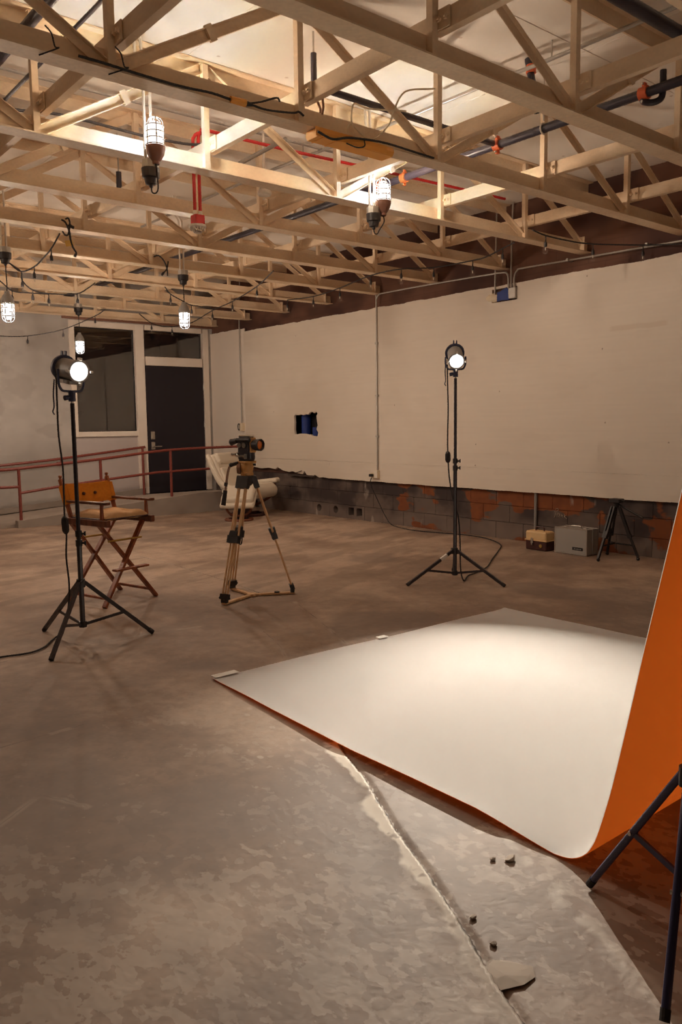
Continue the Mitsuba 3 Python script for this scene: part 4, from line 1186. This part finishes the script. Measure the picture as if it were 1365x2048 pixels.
part(k, 'cable', tube([(3.36, Y1 - .045, 3.09), (3.36, Y1 - .05, 3.05), (3.30, Y1 - .05, 3.03), (3.22, Y1 - .045, 3.04)], .004, 6, 3), 'm_blackrub')
k = thing('spring_clamp', 'small metal spring clamp gripping the truss above the orange trough', 'clamp')
for s_ in (-1, 1):
    part(k, 'jaw', tube([(3.115, Y1 + .06 + s_ * .008, 3.21), (3.12, Y1 + .06 + s_ * .015, 3.25), (3.10, Y1 + .06 + s_ * .03, 3.31)], .007, 6), 'm_headbrown')
single('cable_loop', tube([(3.52, Y1 - .25, ZB + .13), (3.35, Y1 - .1, 3.25), (3.32, Y1, 3.30), (3.30, Y1, 3.20), (3.33, Y1 + .01, 3.13)], .0055, 8, 5), 'm_cream', 'cream cable loop hanging by the second truss, left of two', 'cable')
single('cable_loop', tube([(3.66, Y1 - .35, 3.36), (3.655, Y1 - .1, 3.42), (3.65, Y1, 3.33), (3.62, Y1 + .01, 3.25), (3.52, Y1 + .02, 3.15), (3.42, Y1 + .02, 3.135), (3.33, Y1 + .03, 3.19), (3.29, Y1 + .02, 3.17), (3.29, Y1 + .02, 3.135)], .0055, 8, 5), 'm_cream', 'cream cable loop hanging by the second truss, right of two', 'cable')

k = thing('hanging_cord', 'knotted black cord with a yellow tag hanging on the fifth truss', 'cord')
Y4 = Y1 + 3 * SP - .02
part(k, 'cable', tube([(2.70, Y4, 3.16), (2.73, Y4 - .01, 3.14), (2.76, Y4 - .01, 3.07), (2.765, Y4 - .02, 2.99), (2.785, Y4 - .02, 2.93), (2.81, Y4 - .02, 2.89), (2.80, Y4 - .02, 2.865)], .008, 8, 4), 'm_blackrub')
part(k, 'cable', tube([(2.735, Y4, 3.17), (2.755, Y4 - .02, 3.175), (2.765, Y4 - .02, 3.12), (2.745, Y4 - .02, 3.04), (2.72, Y4 - .02, 3.03), (2.70, Y4 - .01, 3.06)], .007, 8, 4), 'm_blackrub')
part(k, 'plug', cat(rod((2.755, Y4 - .01, 3.125), (2.80, Y4 - .02, 3.10), .013), rod((2.805, Y4 - .02, 2.88), (2.795, Y4 - .02, 2.855), .012)), 'm_black')
part(k, 'tag', bar(rect(.05, .003), (2.715, Y4 - .025, 2.955), (2.785, Y4 - .02, 2.975), (0, -1, 0)), 'm_yellow', False, label='yellow tag')
k = thing('hanging_cord', 'short forked black cord hanging on the sixth truss', 'cord')
Y5 = Y1 + 4 * SP - .02
part(k, 'cable', tube([(4.10, Y5, 3.19), (4.15, Y5 - .01, 3.205), (4.21, Y5 - .01, 3.16), (4.24, Y5 - .02, 3.08), (4.245, Y5 - .02, 3.0)], .008, 8, 4), 'm_blackrub')
part(k, 'cable', tube([(4.27, Y5, 3.16), (4.255, Y5 - .01, 3.11), (4.23, Y5 - .02, 3.06), (4.19, Y5 - .02, 3.02)], .007, 8, 4), 'm_blackrub')
part(k, 'plug', rod((4.20, Y5 - .02, 3.03), (4.175, Y5 - .02, 3.0), .013), 'm_black')

# ------------------------------------------------------------------ string lights
BULB = lathe([(.009, 0), (.013, -.008), (.021, -.022), (.024, -.036), (.021, -.049), (.012, -.058), (0, -.061)], 14)
SOCK = lathe([(0, .012), (.006, .012), (.008, .0), (.013, -.006), (.015, -.030), (.013, -.046), (0, -.046)], 12)
FILA = lathe([(0, 0), (.004, -.004), (.005, -.02), (.002, -.03), (0, -.031)], 8)
STRANDS = [('black string of clear bulbs at the right, ending at the brightly lit truss', [[7.33, 3.92, 2.993], [7.319, 4.307, 3.05], [6.884, 4.571, 3.05], [6.591, 4.63, 3.05], [6.221, 4.627, 3.05], [5.953, 4.567, 3.05]], [[7.319, 4.307, 3.05], [6.884, 4.571, 3.05], [6.221, 4.627, 3.05]]), ('black string of clear bulbs running along the wall ends of the trusses', [[6.219, 4.978, 3.05], [6.334, 5.215, 3.05], [6.504, 5.554, 3.05], [6.537, 5.778, 3.05], [6.477, 6.283, 3.05], [6.247, 6.552, 3.05], [6.23, 7.037, 3.05], [6.475, 7.894, 3.05], [6.609, 8.611, 3.05], [6.502, 9.05, 3.05]], [[6.334, 5.215, 3.05], [6.537, 5.778, 3.05], [6.477, 6.283, 3.05], [6.247, 6.552, 3.05], [6.23, 7.037, 3.05], [6.475, 7.894, 3.05], [6.609, 8.611, 3.05], [6.502, 9.05, 3.05]]), ('black string of clear bulbs passing above the black door', [[5.022, 7.236, 3.0], [5.411, 8.143, 3.0], [5.786, 9.298, 3.0], [5.995, 10.175, 3.0], [6.41, 11.52, 3.0], [6.405, 12.148, 3.0], [6.206, 12.199, 3.0], [5.872, 11.878, 3.0], [5.308, 11.079, 3.0]], [[5.411, 8.143, 3.0], [5.786, 9.298, 3.0], [5.995, 10.175, 3.0], [6.391, 12.157, 3.0], [5.913, 11.926, 3.0]]), ('black string of clear bulbs drooping before the grey far wall and the tall window', [[4.925, 11.42, 3.066], [4.853, 11.6, 2.995], [4.367, 11.6, 2.769], [3.861, 11.6, 2.648], [3.491, 11.6, 2.626], [3.232, 11.6, 2.638]], [[4.853, 11.6, 2.995], [4.367, 11.6, 2.769], [3.861, 11.6, 2.648]]), ('black string of clear bulbs swinging from the yellow tag down to the left cage lamp', [[2.71, 7.16, 3.06], [2.676, 7.3, 2.947], [2.649, 7.45, 2.882], [2.621, 7.6, 2.832], [2.552, 7.75, 2.807], [2.514, 7.93, 2.903]], [[2.676, 7.3, 2.947], [2.621, 7.6, 2.832]]), ('black string of clear bulbs in a low swag behind the left cage lamp', [[2.485, 7.95, 2.926], [2.667, 8.1, 2.872], [2.705, 8.2, 2.81], [2.87, 8.4, 2.757], [3.139, 8.7, 2.785], [3.555, 9.0, 2.857], [3.773, 9.2, 2.964], [3.925, 9.34, 3.061]], [[2.691, 8.15, 2.839], [2.87, 8.4, 2.757], [3.139, 8.7, 2.785], [3.572, 9.0, 2.858]]), ('black string of clear bulbs entering at the left edge behind the cage lamp', [[2.68, 9.3, 3.043], [2.832, 9.3, 2.969], [2.959, 9.3, 2.874], [3.148, 9.3, 2.87], [3.355, 9.3, 2.877]], [[2.953, 9.3, 2.874]]), ('short black string of clear bulbs falling towards the cage lamp before the transom', [[4.809, 9.32, 3.115], [4.884, 9.3, 3.016], [5.014, 9.3, 2.96], [5.161, 9.3, 2.904], [5.297, 9.3, 2.896], [5.518, 9.3, 2.876]], [[4.884, 9.3, 3.016], [5.175, 9.3, 2.899]])]
for label, wire, bulbs in STRANDS:
    k = thing('string_light', label, 'string lights')
    part(k, 'wire', tube(wire, .0065, 7, 4), 'm_blackrub')
    for b in bulbs:
        b = np.array(b)
        part(k, 'lead', tube([b + (0, 0, .0), b + (.003, 0, -.03), b + (0, 0, -.05)], .0045, 6), 'm_blackrub')
        s_ = part(k, 'socket', move(SOCK, b + (0, 0, -.055)), 'm_black')
        part(s_, 'bulb', move(BULB, b + (0, 0, -.10)), 'm_bulb', True)
        part(s_, 'filament_stem', move(FILA, b + (0, 0, -.102)), 'm_whitepl', True)

# ------------------------------------------------------------------ wall conduits, boxes and marks
XC = XP - .016
k = thing('wall_conduit', 'thin metal conduit down the white wall to the outlet near the floor', 'conduit')
part(k, 'pipe', tube([(XC, 8.22, .72), (XC, 8.22, 2.90), (XC, 8.215, 3.02), (XC + .005, 8.17, 3.085), (XC + .01, 8.05, 3.095), (XC + .02, 7.2, 3.09), (XC + .02, 6.25, 3.07), (XC + .02, 6.12, 3.065), (XC + .01, 6.02, 3.05), (XC, 5.985, 2.98), (XC, 5.985, 2.87)], .011, 8, 4), 'm_galv')
for z in (2.45, 1.75, 1.2):
    part(k, 'clip', box(XC - .012, XP, 8.195, 8.245, z - .012, z + .012), 'm_galv', False)
bx2 = part(k, 'outlet_box', box(XP - .05, XP, 8.185, 8.255, .625, .735, .004), 'm_cream', False)
part(k, 'outlet_box', box(XP - .045, XP, 8.257, 8.33, .625, .70, .004), 'm_cream', False)
part(bx2, 'cover', box(XP - .054, XP - .05, 8.19, 8.25, .63, .73), 'm_whitepl', False)
single('plug', cat(rbox(XP - .10, XP - .046, 8.265, 8.31, .648, .685, .008, 10)), 'm_black', 'black plug pushed into the outlet near the floor', 'plug', smooth=30)
k = thing('wall_conduit', 'thin metal conduit down to the switch box beside the film camera', 'conduit')
part(k, 'pipe', tube([(XC, 11.65, 1.40), (XC, 11.655, 3.15), (XC + .03, 11.655, 3.75)], .010, 8, 3), 'm_galv')
part(k, 'switch_box', box(XP - .045, XP + .012, 11.595, 11.675, 1.275, 1.41, .004), 'm_cream', False)
part(k, 'ring', tube([(XP - .02, 11.74 + .028 * math.cos(t), 1.345 + .055 * math.sin(t)) for t in np.linspace(0, 6.283, 16, endpoint=False)], .007, 6, 0, True), 'm_black')
k = thing('wall_conduit', 'metal conduit running along the top of the white wall at the right', 'conduit')
part(k, 'pipe', tube([(XC, 5.90, 2.87), (XC, 5.90, 2.98), (XC + .01, 5.865, 3.055), (XC + .02, 5.76, 3.068), (XC + .02, 4.8, 3.05), (XC + .02, 3.9, 3.035), (XC + .02, 1.0, 2.98)], .011, 8, 4), 'm_galv')
part(k, 'pipe', tube([(XC, 5.943, 2.87), (XC, 5.943, 3.4), (XC + .02, 5.943, ZC)], .010, 8, 2), 'm_galv')
for y in (5.2, 4.3):
    part(k, 'clip', cat(box(XC - .012, XW, y - .012, y + .012, 3.045, 3.075)), 'm_galv', False)
k = thing('junction_box', 'grey steel box with a blue cover set in the notch atop the white wall', 'junction box')
part(k, 'body', box(XP - .03, XW - .01, 5.875, 5.975, 2.755, 2.875, .004), 'm_galv', False)
part(k, 'blue_cover', plate(sg.Polygon([(5.975, 2.745), (5.965, 2.76), (5.975, 2.865), (6.0, 2.885), (6.10, 2.85), (6.135, 2.845), (6.137, 2.745), (6.09, 2.752)]), XP - .03, XP - .005), 'm_blue', False, label='blue cover')
part(k, 'foam_lump', ball((XP + .02, 6.25, 2.80), .075, 3, (.45, 1.55, .85)) if False else move(ball((0, 0, 0), .07, 3, (.5, 1.7, .8)), (XP + .025, 6.24, 2.80)), 'm_cream', True, label='lump of cream foam filler')
part(k, 'conduit', rod((XC + .01, 6.185, 2.83), (XC + .03, 6.185, 3.75), .010), 'm_galv')
single('wall_pipe', cat(rod((7.437, 5.612, .02), (7.437, 5.612, .62), .018), box(7.42, XW - .004, 5.585, 5.64, .13, .15)), 'm_greymet', 'short grey upright pipe at the foot of the wall behind the tool box', 'pipe', smooth=30)
# chalk scrawl on the block wall
SCR = [[(5.355, .40), (5.335, .415), (5.315, .405), (5.33, .385)], [(5.36, .385), (5.352, .355), (5.362, .32), (5.372, .31)], [(5.338, .385), (5.33, .35), (5.335, .32)], [(5.335, .35), (5.315, .365), (5.305, .34), (5.318, .322)],
       [(5.30, .36), (5.292, .335), (5.296, .315)], [(5.278, .355), (5.27, .33), (5.262, .35), (5.255, .318)], [(5.24, .36), (5.232, .318)], [(5.212, .345), (5.232, .335), (5.205, .308)]]
part('wall_right', 'chalk_scrawl', cat(*[tube([(XW - .006, y, z) for y, z in s_], .0028, 5, 3) for s_ in SCR]), 'm_chalk', label='small illegible chalk scrawl')
